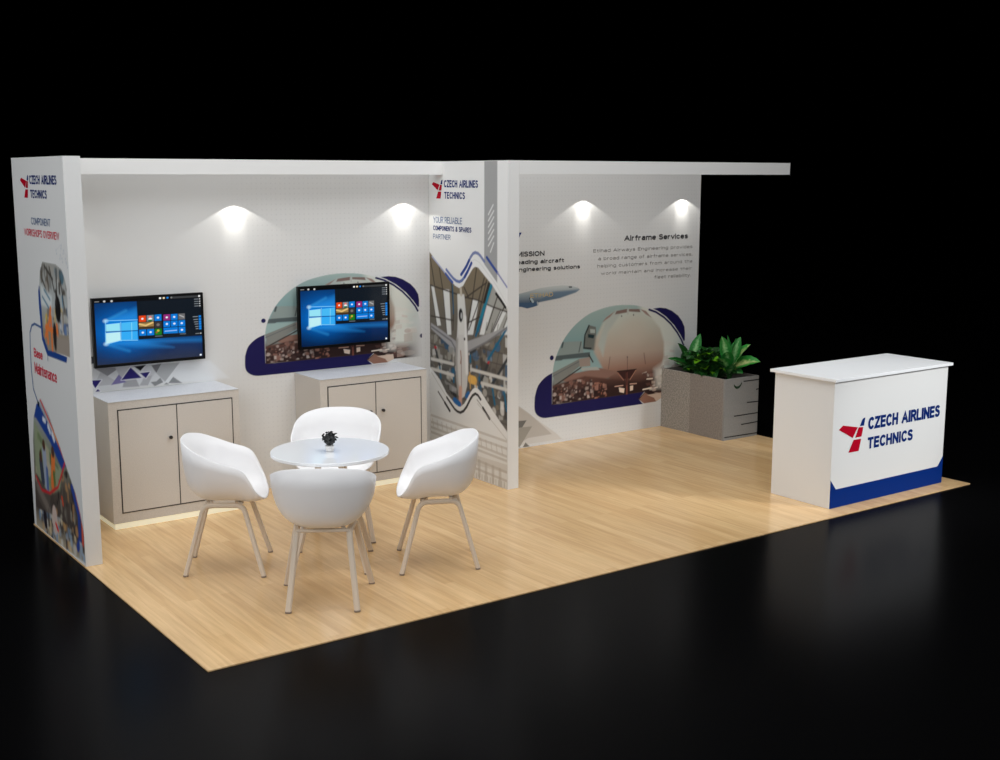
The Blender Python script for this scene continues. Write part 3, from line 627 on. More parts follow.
cv.line([(-0.503,0.796),(-0.448,0.793)], .07, (206, 162, 84)); cv.line([(-0.512,0.847),(-0.504,0.721)], .014, (190, 150, 90)); cv.line([(-0.430,0.785),(-0.421,0.744)], .014, (190, 150, 90))
for p in ([(-1.023,0.994),(-1.003,0.991)], [(-0.258,0.958),(-0.249,0.963)]): cv.line(p, .02, (170, 40, 50))
# aircraft from above
cv.poly([(-1.081,1.190),(-0.911,1.142),(-0.708,1.078),(-0.709,1.009),(-0.815,1.034),(-1.081,1.141)], (150, 150, 152)); cv.poly([(-0.557,1.090),(-0.329,1.161),(-0.007,1.266),(-0.007,1.246),(-0.258,1.128),(-0.558,1.005)], (150, 150, 150))
cv.line([(-1.071,1.158),(-0.776,1.071),(-0.709,1.009)], .014, (100, 100, 104)); cv.line([(-0.015,1.255),(-0.275,1.121),(-0.548,1.006)], .014, (110, 110, 112))
body = [(-0.678,1.293),(-0.654,1.380),(-0.629,1.445),(-0.583,1.448),(-0.565,1.325),(-0.551,1.138),(-0.534,0.918),(-0.550,0.736),(-0.588,0.645),(-0.636,0.616),(-0.674,0.643),(-0.705,0.779),(-0.715,0.949),(-0.693,1.122)]
cv.poly(body, (190, 189, 186)); cv.line([(-0.689,1.091),(-0.704,0.929),(-0.692,0.748),(-0.664,0.655)], .03, (150, 148, 144), soft=.02); cv.line([(-0.580,1.281),(-0.563,1.052),(-0.553,0.842)], .04, (212, 212, 210), soft=.02)
cv.poly([(-0.686,1.459),(-0.588,1.463),(-0.582,1.143),(-0.672,1.133)], (198, 198, 194)); cv.line([(-0.638,1.515),(-0.630,1.459)], .03, (176, 168, 152))
cv.ell([(-0.637,1.293)][0], .03, .055, (24, 24, 28)); cv.ell([(-0.628,1.290)][0], .012, .025, (170, 172, 172))
cv.line([(-0.642,1.006),(-0.633,0.948),(-0.643,0.905)], .012, (140, 100, 80)); cv.line([(-0.633,0.938),(-0.630,0.703)], .008, (120, 96, 84)); cv.ell([(-0.585,1.108)][0], .012, .012, (40, 36, 36))
cv.line([(-0.645,0.701),(-0.650,0.571)], .045, (190, 150, 132), soft=.02)
cv.specks([(-0.917,0.750),(-0.702,0.693),(-0.703,0.606),(-0.780,0.638)], 14, .03, [(24, 24, 28), (60, 60, 60), (150, 150, 150)]); cv.line([(-0.732,0.591),(-0.661,0.569)], .05, (36, 92, 150)); cv.line([(-0.560,0.649),(-0.532,0.675)], .04, (36, 92, 150))
cv.blur(cv.clip)
cv.clip = None; cv.gain = 1.18
# flowing lines over the picture
cv.line([(-1.054,1.736),(-0.948,1.670),(-0.852,1.609)], .014, (150, 156, 184)); cv.line([(-0.852,1.609),(-0.800,1.574),(-0.754,1.547)], .024, (60, 84, 150))
cv.line([(-0.843,1.643),(-0.791,1.608),(-0.740,1.578),(-0.697,1.562),(-0.655,1.558),(-0.618,1.571),(-0.579,1.602),(-0.537,1.648)], .024, (96, 112, 160)); cv.line([(-0.579,1.602),(-0.537,1.648),(-0.484,1.716)], .026, (36, 62, 130))
cv.line([(-0.629,1.617),(-0.587,1.654),(-0.550,1.691),(-0.495,1.761),(-0.462,1.791),(-0.430,1.801),(-0.392,1.795),(-0.360,1.778),(-0.309,1.738)], .024, (110, 120, 158)); cv.line([(-0.629,1.617),(-0.587,1.654),(-0.550,1.691),(-0.517,1.735)], .026, (36, 62, 130))
cv.line([(-0.275,1.771),(-0.215,1.723),(-0.134,1.662)], .024, (44, 68, 136)); cv.line([(-0.134,1.662),(-0.076,1.615),(-0.011,1.563)], .016, (130, 134, 170))
cv.line([(-0.152,1.502),(-0.091,1.459),(-0.032,1.410)], .024, (30, 28, 26)); cv.line([(-0.503,1.729),(-0.438,1.746),(-0.373,1.727),(-0.152,1.569),(-0.014,1.437)], .004, (176, 176, 176))
cv.line([(-0.849,0.598),(-0.781,0.551),(-0.733,0.519),(-0.694,0.505),(-0.650,0.502),(-0.604,0.522),(-0.561,0.561),(-0.504,0.636),(-0.472,0.669),(-0.435,0.689),(-0.399,0.682),(-0.363,0.654)], .022, (58, 57, 56))
cv.line([(-0.978,0.626),(-0.899,0.566),(-0.805,0.492)], .016, (96, 94, 92)); cv.line([(-0.879,0.549),(-0.805,0.492)], .024, (46, 45, 44))
cv.line([(-0.412,0.645),(-0.330,0.591)], .01, (150, 148, 144)); cv.line([(-0.330,0.591),(-0.240,0.519)], .024, (52, 50, 48))
cv.line([(-1.077,0.772),(-0.957,0.678),(-0.849,0.598)], .005, (160, 156, 150)); cv.line([(-0.405,0.613),(-0.166,0.482),(-0.009,0.391)], .005, (160, 156, 150))
# pale facade sketch at the foot
for p in ([(-1.088,0.411),(-0.001,0.378)], [(-1.089,0.353),(-0.009,0.322)], [(-1.090,0.310),(-0.003,0.260)], [(-1.090,0.267),(-0.003,0.225)], [(-1.092,0.186),(-0.003,0.136)], [(-1.093,0.110),(-0.003,0.067)]):
    cv.line(p, .02, (168, 162, 154), alpha=.55)
for k in range(16):
    a = [(-1.069,0.383),(-0.009,0.322)]; u = a[0][0]+(a[1][0]-a[0][0])*k/15; v = a[0][1]+(a[1][1]-a[0][1])*k/15
    cv.line([(u, v), (u+.012, v-.055)], .012, (168, 162, 154), alpha=.5)
for k in range(5):
    a = [(-0.477,0.154),(-0.099,0.137)]; u = a[0][0]+(a[1][0]-a[0][0])*k/4; v = a[0][1]+(a[1][1]-a[0][1])*k/4
    cv.line([(u, v), (u, v-.12)], .035, (164, 158, 150), alpha=.5)
cv.poly([(-0.495,0.191),(-0.003,0.196),(-0.003,0.127),(-0.495,0.109)], (178, 172, 164), alpha=.4)
for k in range(14):
    a = [(-0.495,0.026),(-0.003,0.028)]; u = a[0][0]+(a[1][0]-a[0][0])*k/13; v = a[0][1]+(a[1][1]-a[0][1])*k/13
    cv.line([(u, v+.02), (u, max(.01, v-.04))], .012, (168, 162, 154), alpha=.6)
obj('printed_mural', cv.mesh('m', PLPART), M['print'], wp)

# ------------------------------------------------------------------ cabinets
def door_line(bm, x0, x1, z0, z1, y, w=.008):
    for a in ((x0, x1, z0, z0+w), (x0, x1, z1-w, z1), (x0, x0+w, z0, z1), (x1-w, x1, z0, z1)):
        box(bm, a[0], a[1], y, y+.004, a[2], a[3])
def cabinet(x, label):
    D = .422; t = thing('cabinet', label, 'cabinet', (x, .675, 0))
    W = .937; Z0 = .04; Z1 = .886
    obj('body', B(0, W, .004, D, Z0, Z1-.004, bev=.0015), M['cabinet'], t)
    obj('top', B(0, W, .0, D, Z1-.004, Z1, bev=.001), M['cabtop'], t)
    obj('plinth_light', B(.008, W-.008, .006, D, 0.0005, Z0), M['glow'], t)
    x0, x1, z0, z1 = .06, .886, .107, .829; xm = (x0+x1)/2
    fr = bmesh.new()
    for a in ((x0, x1, z0, z0+.008), (x0, x1, z1-.008, z1), (x0, x0+.008, z0, z1), (x1-.008, x1, z0, z1), (xm-.004, xm+.004, z0, z1)):
        box(fr, a[0], a[1], .0015, .0045, a[2], a[3])
    obj('reveal', fr, M['line'], t)
    for a, b2, kx in ((x0+.008, xm-.004, xm-.056), (xm+.004, x1-.008, xm+.056)):
        dr = obj('door', B(a, b2, .0, .004, z0+.008, z1-.008), M['cabinet'], t)
        kb = bmesh.new(); cyl(kb, (kx, .60), .007, -.016, .001, 20, axis='y'); cyl(kb, (kx, .60), .012, -.026, -.014, 24, axis='y')
        obj('knob', kb, M['knob'], dr)
    return t
cabinet(.399, 'low two-door cabinet at the left, under the left screen')
cabinet(1.982, 'low two-door cabinet behind the table, next to the middle wall')

# ------------------------------------------------------------------ screens
def build_screen():
    (u0, _), (u1, _) = [(0.434,1.552),(1.244,1.570)][0], [(0.434,1.552),(1.237,1.069)][1]
    A = .436; Bx = 1.238; Z0 = 1.068; Z1 = 1.553
    cv = Canvas(A+.017, Bx-.017, Z0+.02, Z1-.016, .0032, (2, 24, 66), 1.0)
    def P(q): return q
    full = [(A, Z0), (Bx, Z0), (Bx, Z1), (A, Z1)]
    cv.poly(full, [(1.55, (4, 40, 84)), (1.42, (2, 52, 110)), (1.3, (0, 64, 130)), (1.18, (0, 38, 86)), (1.07, (2, 18, 46))])
    for k, al in ((.30, .12), (.22, .2), (.15, .3), (.09, .35)):
        cv.ell((.66, 1.315), k, k*.72, (0, 120, 220), soft=.12, alpha=al)
    for p in ([(0.522,1.394),(0.758,1.479),(0.752,1.361)], [(0.517,1.231),(0.746,1.247),(1.005,1.170),(0.743,1.191)], [(0.522,1.394),(0.747,1.438),(0.752,1.369)], [(0.521,1.230),(0.763,1.241),(1.224,1.223),(1.223,1.196)]):
        cv.poly(p, (40, 150, 235), soft=.03, alpha=.35)
    cv.poly([(0.524,1.394),(0.753,1.391),(0.746,1.242),(0.521,1.230)], (0, 128, 224), soft=.02, alpha=.8)
    for p, c in (([(0.529,1.368),(0.625,1.372),(0.625,1.316),(0.528,1.315)], (150, 226, 255)), ([(0.637,1.372),(0.749,1.376),(0.748,1.312),(0.635,1.315)], (70, 184, 248)),
                 ([(0.526,1.308),(0.625,1.309),(0.625,1.250),(0.524,1.234)], (190, 238, 255)), ([(0.635,1.308),(0.747,1.306),(0.746,1.247),(0.632,1.248)], (50, 170, 244))):
        cv.poly(p, c)
    for p in ([(0.526,1.394),(0.520,1.230)], [(0.524,1.394),(0.753,1.386)], [(0.632,1.378),(0.628,1.245)], [(0.521,1.230),(0.627,1.250),(0.746,1.242)], [(0.709,1.368),(0.705,1.252)]):
        cv.line(p, .004, (150, 225, 255), alpha=.9)
    cv.ell([(0.527,1.393)][0], .016, .012, (210, 245, 255), soft=.014, alpha=.55); cv.ell([(0.523,1.232)][0], .016, .012, (210, 245, 255), soft=.014, alpha=.55)
    cv.line([(0.529,1.393),(0.671,1.455)], .008, (60, 170, 240), alpha=.5, soft=.03); cv.line([(0.523,1.230),(0.682,1.171)], .008, (50, 160, 235), alpha=.5, soft=.03); cv.line([(0.525,1.318),(0.749,1.310)], .006, (0, 60, 130), alpha=.8)
    cv.poly([(0.751,1.547),(1.293,1.551),(1.280,1.240),(0.753,1.245)], (13, 22, 32))
    cv.poly([(0.412,1.567),(1.293,1.569),(1.291,1.513),(0.409,1.519)], (6, 7, 10))
    T3 = (0, 120, 215)
    def tile(zx0, zx1, i, c, wide=0):
        pass
    c0 = [(0.759,1.415),(0.928,1.417),(0.925,1.265),(0.756,1.269),(0.937,1.413),(1.101,1.412),(1.099,1.267),(0.932,1.271)]
    def grid(a, b2, c, d):  # left bay: corners TL TR BR BL
        def f(s, t2):
            x = (a[0]+(b2[0]-a[0])*s)*(1-t2)+(d[0]+(c[0]-d[0])*s)*t2; y = (a[1]+(b2[1]-a[1])*s)*(1-t2)+(d[1]+(c[1]-d[1])*s)*t2; return (x, y)
        return f
    f1 = grid(c0[0], c0[1], c0[2], c0[3]); f2 = grid(c0[4], c0[5], c0[6], c0[7])
    def tl(f, i0, i1, j, c, g=.018):
        q = [f(i0/3+g, j/3+g), f(i1/3-g, j/3+g), f(i1/3-g, (j+1)/3-g), f(i0/3+g, (j+1)/3-g)]; cv.poly(q, c); return f((i0+i1)/6, (j+.5)/3)
    tl(f1, 0, 1, 0, (225, 66, 14)); m1 = tl(f1, 1, 2, 0, (120, 132, 140)); tl(f1, 2, 3, 0, T3)
    tl(f1, 0, 2, 1, (150, 120, 70)); tl(f1, 2, 3, 1, (52, 50, 52)); tl(f1, 0, 1, 2, T3); tl(f1, 1, 2, 2, T3); m2 = tl(f1, 2, 3, 2, (24, 118, 28))
    tl(f2, 0, 1, 0, (146, 40, 120)); tl(f2, 1, 2, 0, T3); tl(f2, 2, 3, 0, (104, 104, 106)); tl(f2, 0, 1, 1, T3); tl(f2, 1, 2, 1, T3); tl(f2, 2, 3, 1, T3)
    tl(f2, 0, 2, 2, T3); tl(f2, 2, 3, 2, T3)
    for f, cells in ((f1, ((0, 0), (1, 0), (2, 0), (0, 2), (1, 2))), (f2, ((0, 0), (1, 0), (0, 1), (1, 1), (2, 1), (2, 2)))):
        for i, j in cells:
            p = f((i+.5)/3, (j+.5)/3); cv.ell(p, .008, .0065, (236, 244, 255))
    cv.ell(f1(.5, .11), .011, .007, (235, 120, 110)); cv.ell(f1(.5, .2), .014, .006, (245, 245, 245)); cv.ell(f1(.5, .27), .016, .006, (20, 110, 50))
    cv.line([f1(.04, .42), f1(.3, .5), f1(.6, .38)], .012, (226, 190, 120)); cv.line([f1(.04, .6), f1(.62, .6)], .012, (60, 44, 24)); cv.ell(f1(.83, .5), .012, .01, (120, 112, 108))
    cv.ell(f1(.83, .78), .009, .008, (200, 180, 60)); cv.ell(f1(.76, .86), .006, .006, (170, 60, 50)); cv.line([f2(.08, .86), f2(.6, .84)], .004, (190, 220, 250)); cv.line([f2(.75, .1), f2(.93, .2)], .006, (190, 190, 190))
    cv.line([f1(.7, 1.04), f1(1, 1.04)], .004, (120, 128, 136)); cv.line([f2(.75, 1.04), f2(1, 1.04)], .004, (120, 128, 136))
    sd = [(1.210,1.380),(1.210,1.360),(1.210,1.342),(1.210,1.326),(1.210,1.308),(1.210,1.292)]
    for i, p in enumerate(sd):
        cv.poly([(p[0]-.0085, p[1]-.007), (p[0]+.0085, p[1]-.007), (p[0]+.0085, p[1]+.007), (p[0]-.0085, p[1]+.007)], (20, 130, 225)); cv.line([(p[0]-.052+.004*i, p[1]), (p[0]-.016, p[1])], .004, (150, 158, 166))
    for p in [(1.210,1.507),(1.210,1.490),(1.209,1.474),(1.210,1.457),(1.209,1.257)]: cv.line([(p[0]-.036, p[1]), (p[0]-.006, p[1])], .004, (140, 146, 152)); cv.ell((p[0]+.004, p[1]), .004, .004, (220, 220, 220))
    for p, c in zip([(0.921,1.529),(0.948,1.529),(0.975,1.529),(1.004,1.529),(1.211,1.528),(1.205,1.099)], ((240, 240, 240), (240, 220, 180), (40, 130, 220), (120, 120, 120), (230, 230, 230), (235, 240, 245))): cv.ell(p, .008, .007, c)
    cv.line([(1.018,1.528),(1.196,1.527)], .014, (58, 60, 62)); cv.line([(0.460,1.529),(0.487,1.529)], .006, (130, 130, 130))
    for p in [(0.525,1.529),(0.576,1.528)]: cv.ell(p, .008, .007, (200, 200, 200))
    pl2 = Plane((-(A+Bx)/2, 0, -Z0), (1, 0, 0), (0, -1, 0))
    return cv.mesh('screen', pl2, .0)
scr = build_screen()
def tv(x, y, label):
    t = thing('wall_screen', label, 'screen', (x, y, 1.068), group='wall screens')
    W = .802; Hh = .485
    bm = bmesh.new()
    box(bm, -W/2, W/2, .003, .03, 0, Hh, bev=.003)
    box(bm, -W/2+.08, W/2-.08, .03, .045, .06, Hh-.06, bev=.004)
    obj('casing', bm, M['black'], t)
    bz = bmesh.new()
    for a in ((-W/2, W/2, 0, .0205), (-W/2, W/2, Hh-.0165, Hh), (-W/2, -W/2+.0175, .0205, Hh-.0165), (W/2-.0175, W/2, .0205, Hh-.0165)):
        box(bz, a[0], a[1], -.004, .004, a[2], a[3])
    obj('bezel', bz, M['black'], t)
    s = obj('display', scr, None if scr.materials else M['screen'], t); s.location = (0, .0015, 0)
    obj('wall_bracket', B(-.12, .12, .045, YB-y, .12, .36, bev=.002), M['black'], t)
tv(.837, 1.034, 'wide screen on the wall above the left cabinet')
tv(2.397, 1.034, 'wide screen on the wall above the cabinet next to the middle wall')

# ------------------------------------------------------------------ reception counter
ct = thing('reception_counter', 'white reception counter with blue base stripe at the right front corner', 'counter', (4.801, -1.8, 0))
KW = 1.347; KD = .557
obj('body', B(0, KW, 0, KD, 0, .937, bev=.0015), M['counter'], ct)
obj('countertop', B(-.026, KW+.02, -.03, KD+.03, .938, .96, bev=.002), M['countertop'], ct)
PC = Plane((0, 0, 0), (1, 0, 0), (0, -1, 0))
PCs = Plane((-4.801, 0, 0), (1, 0, 0), (0, -1, 0))
sb = bmesh.new()
stripe = [(4.798,0.199),(4.872,0.153),(6.073,0.151),(6.143,0.195),(6.150,0.002),(4.807,0.005)]
zs = (.205, .128, .115, .20)
pts = [(.0005, .0005), (KW-.0005, .0005), (KW-.0005, .212), (KW-.062, .138), (.062, .138), (.0005, .212)]
top = [sb.verts.new((u, -.003, v)) for u, v in pts]; bot = [sb.verts.new((u, 0, v)) for u, v in pts]
sb.faces.new(top); n = len(pts)
for i in range(n): sb.faces.new((top[i], bot[i], bot[(i+1) % n], top[(i+1) % n]))
bmesh.ops.recalc_face_normals(sb, faces=sb.faces[:])
obj('base_stripe', sb, M['blue'], ct)
kb = bmesh.new(); lockup(kb, PCs, LT, LR[0], LR[1], .002, .235)
obj('printed_logo', kb, [M['navy'], M['red']], ct)

# ------------------------------------------------------------------ planter and plants
QX, QW, QD, QH = 5.845, .444, .832, .567
QY = YB-QD-.002
pt = thing('planter_box', 'long grey stone-look planter box at the right end of the back wall', 'planter', (QX, QY, 0))
w = .02
obj('side_panel', B(0, w, QD*.535, QD, 0, QH, bev=.001), M['stoneA'], pt)
obj('side_panel', B(0, w, w, QD*.535, 0, QH, bev=.001), M['stoneB'], pt)
obj('side_panel', B(QW-w, QW, w, QD, 0, QH, bev=.001), M['stoneB'], pt)
obj('front_panel', B(0, QW, 0, w, 0, QH, bev=.001), M['stoneF'], pt)
obj('back_panel', B(w, QW-w, QD-w, QD, 0, QH, bev=.001), M['stoneB'], pt)
obj('soil', B(w, QW-w, w, QD-w, .2, QH-.07), M['soil'], pt)
PQ = Plane((-QX, 0, 0), (1, 0, 0), (0, -1, 0))
mb = bmesh.new()
for q in ([(6.085,0.530),(6.299,0.528)], [(6.255,0.437),(6.294,0.441)], [(6.139,0.327),(6.297,0.322)], [(5.975,0.216),(6.301,0.215)], [(6.072,0.127),(6.303,0.130)], [(5.857,0.030),(6.305,0.024)]):
    (a, c), (b2, d2) = q
    b2 = min(b2, QX+QW-.001)
    put_poly(mb, PQ, [(a, c-.005), (b2, d2-.005), (b2, d2+.005), (a, c+.005)], 0, .001)
obj('printed_lines', mb, mat('black line', (18, 18, 18), .6), pt)
mb = bmesh.new()
ck = [(5.962,0.506),(5.977,0.489),(5.999,0.479),(6.025,0.482),(6.046,0.495),(6.063,0.519)]
for (p, q) in zip(ck, ck[1:]): put_poly(mb, PQ, [(p[0], p[1]-.011), (q[0], q[1]-.011), (q[0], q[1]+.011), (p[0], p[1]+.011)], 0, .001)
obj('printed_mark', mb, mat('dark green mark', (14, 50, 24), .6), pt)

def leaf_mat(name, edge, mid, k=.5):
    m = mat(name, edge, .4, .4); N, L, b = nodes(m)
    a = N.new('ShaderNodeAttribute'); a.attribute_name = 'mid'
    nz = N.new('ShaderNodeTexNoise'); nz.inputs['Scale'].default_value = 45
    tc = N.new('ShaderNodeTexCoord'); L.new(tc.outputs['Object'], nz.inputs['Vector'])
    ad = N.new('ShaderNodeMath'); ad.operation = 'MULTIPLY_ADD'; ad.inputs[1].default_value = .8; ad.inputs[2].default_value = -.4
    L.new(nz.outputs[0], ad.inputs[0])
    a2 = N.new('ShaderNodeMath'); a2.operation = 'ADD'; L.new(a.outputs['Fac'], a2.inputs[0]); L.new(ad.outputs[0], a2.inputs[1])
    cr = N.new('ShaderNodeValToRGB'); cr.color_ramp.elements[0].position = k-.2; cr.color_ramp.elements[0].color = (*lin(edge), 1)
    cr.color_ramp.elements[1].position = k+.3; cr.color_ramp.elements[1].color = (*lin(mid), 1)
    L.new(a2.outputs[0], cr.inputs[0]); L.new(cr.outputs[0], b.inputs['Base Color'])
    return m
M['leafV'] = leaf_mat('variegated leaf', (40, 140, 48), (214, 220, 150), .5)
M['leafG'] = leaf_mat('pale green leaf', (34, 118, 46), (140, 192, 128), .5)
M['leafD'] = leaf_mat('dark leaf', (22, 66, 22), (44, 96, 30), .6)
M['leafY'] = leaf_mat('yellow green leaf', (96, 158, 20), (120, 176, 40), .6)
M['stem'] = mat('green stem', (40, 90, 40), .5)

def leaf(bm, lay, base, yaw, elev, length, width, curl, roll=0, stem=.0, mi=0):
    """broad pointed leaf bending downwards, with a folded midrib"""
    nL, nW = 9, 4
    p = Vector(base); d = Vector((math.cos(yaw)*math.cos(elev), math.sin(yaw)*math.cos(elev), math.sin(elev)))
    side0 = Vector((-math.sin(yaw), math.cos(yaw), 0))
    p = p+d*stem
    rows = []
    for i in range(nL+1):
        t = i/nL; e = elev-curl*t
        d = Vector((math.cos(yaw)*math.cos(e), math.sin(yaw)*math.cos(e), math.sin(e)))
        side = Matrix.Rotation(roll, 3, d) @ side0; up = side.cross(d)*-1
        wd = width*.5*(math.sin(PI*min(1, t**.8)))**.75 if 0 < t < 1 else .0008
        row = []
        for j in range(-nW, nW+1):
            s = j/nW
            q = p+side*(wd*s)+up*(wd*.35*abs(s)+.05*wd*math.sin(7*t*PI)*s*s)
            v = bm.verts.new(q); v[lay] = max(0, 1-abs(s)*1.15)*(1-.5*t); row.append(v)
        rows.append(row); p = p+d*(length/nL)
    for a, b2 in zip(rows, rows[1:]):
        for j in range(2*nW):
            f = bm.faces.new((a[j], a[j+1], b2[j+1], b2[j])); f.material_index = mi; f.smooth = True
def stemtube(bm, a, b2, r=.004, mi=0):
    a = Vector(a); b2 = Vector(b2); d = (b2-a).normalized(); s = d.orthogonal().normalized(); n2 = d.cross(s)
    r0 = [bm.verts.new(a+s*r*math.cos(k*PI/3)+n2*r*math.sin(k*PI/3)) for k in range(6)]; r1 = [bm.verts.new(b2+s*r*.6*math.cos(k*PI/3)+n2*r*.6*math.sin(k*PI/3)) for k in range(6)]
    for k in range(6): bm.faces.new((r0[k], r0[(k+1) % 6], r1[(k+1) % 6], r1[k]))
    bm.faces.new(r0[::-1]); bm.faces.new(r1)
def plant(label, loc, leaves, mats, kind='leafy_plant'):
    t = thing(kind, label, 'plant', loc)
    bm = bmesh.new(); lay = bm.verts.layers.float.new('mid'); sm = bmesh.new()
    for (bx, by, bz, yaw, elev, ln, wd, cu, ro, mi) in leaves:
        leaf(bm, lay, (bx, by, bz), yaw, elev, ln, wd, cu, ro, 0, mi)
        stemtube(sm, (bx*.25, by*.25, 0), (bx, by, bz))
    o = obj('foliage', bm, mats, t)
    obj('stem', sm, M['stem'], t)
    return t
SZ = QH-.065
R = random.Random(11)
# right plant, broad cream-centred leaves: seen from -x-y side
lv = []
for yaw, el, ln, wd, cu, ro, z, mi in ((-52, 30, .26, .17, .55, .5, .13, 0), (-48, 66, .27, .17, .45, .35, .14, 0), (-5, 40, .25, .15, .7, .3, .09, 0), (165, 84, .27, .12, .3, .8, .17, 1), (60, 80, .26, .10, .3, .9, .18, 1),
                     (-100, 84, .26, .10, .3, .9, .17, 1), (-20, 82, .27, .11, .3, .8, .16, 1), (195, 50, .22, .13, .6, .2, .12, 1), (-120, 50, .17, .12, .6, .4, .10, 1), (100, 50, .22, .12, .7, 0, .09, 1),
                     (30, 55, .24, .13, .6, 0, .10, 1), (230, 38, .18, .12, .5, .3, .08, 1), (-85, 30, .13, .11, .7, .3, .07, 1), (-150, 66, .2, .12, .5, .4, .14, 1)):
    a = math.radians(yaw); lv.append((.03*math.cos(a), .03*math.sin(a), z, a, math.radians(el), ln, wd, cu, ro, mi))
plant('broad-leaved plant with cream-centred leaves, nearest the front of the planter', (QX+.23, QY+.17, SZ), lv, [M['leafV'], M['leafG']])
lv = []
for k in range(18):
    a = math.radians(k*137.5+20); el = math.radians(R.uniform(22, 74)); lv.append((.03*math.cos(a), .03*math.sin(a), R.uniform(.05, .13), a, el, R.uniform(.15, .21), R.uniform(.10, .14), R.uniform(.3, .8), R.uniform(-.5, .5), 0 if k % 3 else 1))
lv.append((.02, -.02, .14, math.radians(-15), math.radians(80), .27, .11, .25, .9, 0))
plant('green plant with one tall pointed leaf, in the planter against the back wall', (QX+.2, QY+.66, SZ), lv, [M['leafG'], M['leafD']])
lv = []
for k in range(230):
    a = R.uniform(0, 2*PI); rr = R.uniform(.02, .17); h = R.uniform(.0, .24)*(1-rr*2.0)+.05
    mi = 1 if (k % 15 == 0 and h < .2) else 0
    lv.append((rr*math.cos(a), rr*math.sin(a)*1.45-.01, h, a+R.uniform(-.8, .8), R.uniform(-.2, .8), R.uniform(.06, .1), R.uniform(.05, .07), R.uniform(.2, .9), R.uniform(-.5, .5), mi))
for dx, dy, yaw, z in ((-.06, -.02, 190, .23), (-.07, -.10, 250, .2), (.0, -.04, 215, .25), (-.1, -.05, 230, .12), (-.12, .06, 200, .1)):
    lv.append((dx, dy, z, math.radians(yaw), .25, .13, .09, .5, .3, 1))
plant('bushy dark green plant with small leaves in the middle of the planter', (QX+.2, QY+.41, SZ), lv, [M['leafD'], M['leafY']])

# ------------------------------------------------------------------ chairs
def catmull(P, n):
    out = []
    m = len(P)
    for i in range(m):
        p0, p1, p2, p3 = P[(i-1) % m], P[i], P[(i+1) % m], P[(i+2) % m]
        for k in range(n):
            t = k/n
            out.append(tuple(.5*((2*b)+(-a+c)*t+(2*a-5*b+4*c-d)*t*t+(-a+3*b-3*c+d)*t**3) for a, b, c, d in zip(p0, p1, p2, p3)))
    return out
def shell_mesh():
    half = [(.252, 0, .453), (.247, .10, .459), (.228, .185, .485), (.203, .245, .53), (.172, .268, .60), (.140, .278, .655), (.095, .284, .686), (0, .286, .716), (-.09, .276, .754), (-.165, .235, .790), (-.215, .165, .811), (-.24, .09, .820), (-.246, 0, .822)]
    rim = catmull(half+[(x, -y, z) for x, y, z in half[-2:0:-1]], 4)
    n = len(rim); K = 14; c = (.02, 0, .448)
    bm = bmesh.new(); rings = []
    cen = bm.verts.new(c)
    for k in range(1, K+1):
        tau = k/K*PI/2; ring = []
        for x, y, z in rim:
            m = 2.85+max(0, x-.1)*2+max(0, -x-.05)*6
            hx = math.sin(tau)**(2/m); vz = 1-math.cos(tau)**(2/m) if k < K else 1
            # gentle outward lean of the walls
            hx2 = hx*(.93+.07*vz) if k < K else 1
            ring.append(bm.verts.new((c[0]+(x-c[0])*hx2, c[1]+(y-c[1])*hx2, c[2]+(z-c[2])*vz)))
        rings.append(ring)
    for i in range(n): bm.faces.new((cen, rings[0][i], rings[0][(i+1) % n]))
    for a, b2 in zip(rings, rings[1:]):
        for i in range(n): bm.faces.new((a[i], b2[i], b2[(i+1) % n], a[(i+1) % n]))
    bmesh.ops.recalc_face_normals(bm, faces=bm.faces[:])
    bm.normal_update()
    if cen.normal.z < 0: bmesh.ops.reverse_faces(bm, faces=bm.faces[:])
    # give the shell its thickness
    bm.normal_update()
    ext = [f for f in bm.faces]
    bmesh.ops.solidify(bm, geom=ext, thickness=.009)
    return bm
FT, FS, FSR = .235, .25, .19           # feet
TT, TS, TZ = .118, .165, .427  # corner of the bent frame
def make_chair(label):
    t = thing('armchair', label, 'chair', group='armchairs around the table')
    obj('seat_shell', shell_mesh(), M['shell'], t, smooth=True)
    for sx in (1, -1):
        for sy in (1, -1):
            foot = Vector((sx*FT, sy*(FS if sx > 0 else FSR), .006)); cor = Vector((sx*TT, sy*(TS if sx > 0 else .145), TZ)); mid = Vector((0.0, sy*.155, TZ))
            d = (cor-foot).normalized(); r = .05
            a = cor-d*r; e = cor+(mid-cor).normalized()*r
            arc = [a*(1-s)**2+cor*2*s*(1-s)+e*s*s for s in (0, .2, .4, .6, .8, 1)]
            bm = bmesh.new(); sweep(bm, [foot]+arc+[mid], .034, .028, (0, 1, 0))
            lg = obj('leg', bm, M['ashwood'], t, smooth=False)
            cb = bmesh.new(); sweep(cb, [foot-Vector((0, 0, .006)), foot+d*.004], .035, .029, (0, 1, 0)); obj('foot_cap', cb, M['cap'], lg)
    for sx in (.1, -.1):
        bm = bmesh.new(); sweep(bm, [(sx, -.147, TZ+.004), (sx, .147, TZ+.004)], .03, .018, (1, 0, 0)); obj('cross_rail', bm, M['ashwood'], t)
    for sx in (.075, -.075):
        for sy in (.12, -.12):
            bm = bmesh.new(); sweep(bm, [(sx, sy, TZ+.005), (sx, sy*.8, .456)], .02, .016, (1, 0, 0)); obj('mount', bm, M['ashwood'], t)
    return t
def dup(root, label):
    r = root.copy(); COL.objects.link(r); r['label'] = label
    for ch in list(root.children):
        c = ch.copy(); COL.objects.link(c); c.parent = r
        for g2 in ch.children:
            d = g2.copy(); COL.objects.link(d); d.parent = c
    return r
c0 = make_chair('white armchair left of the table, facing right')
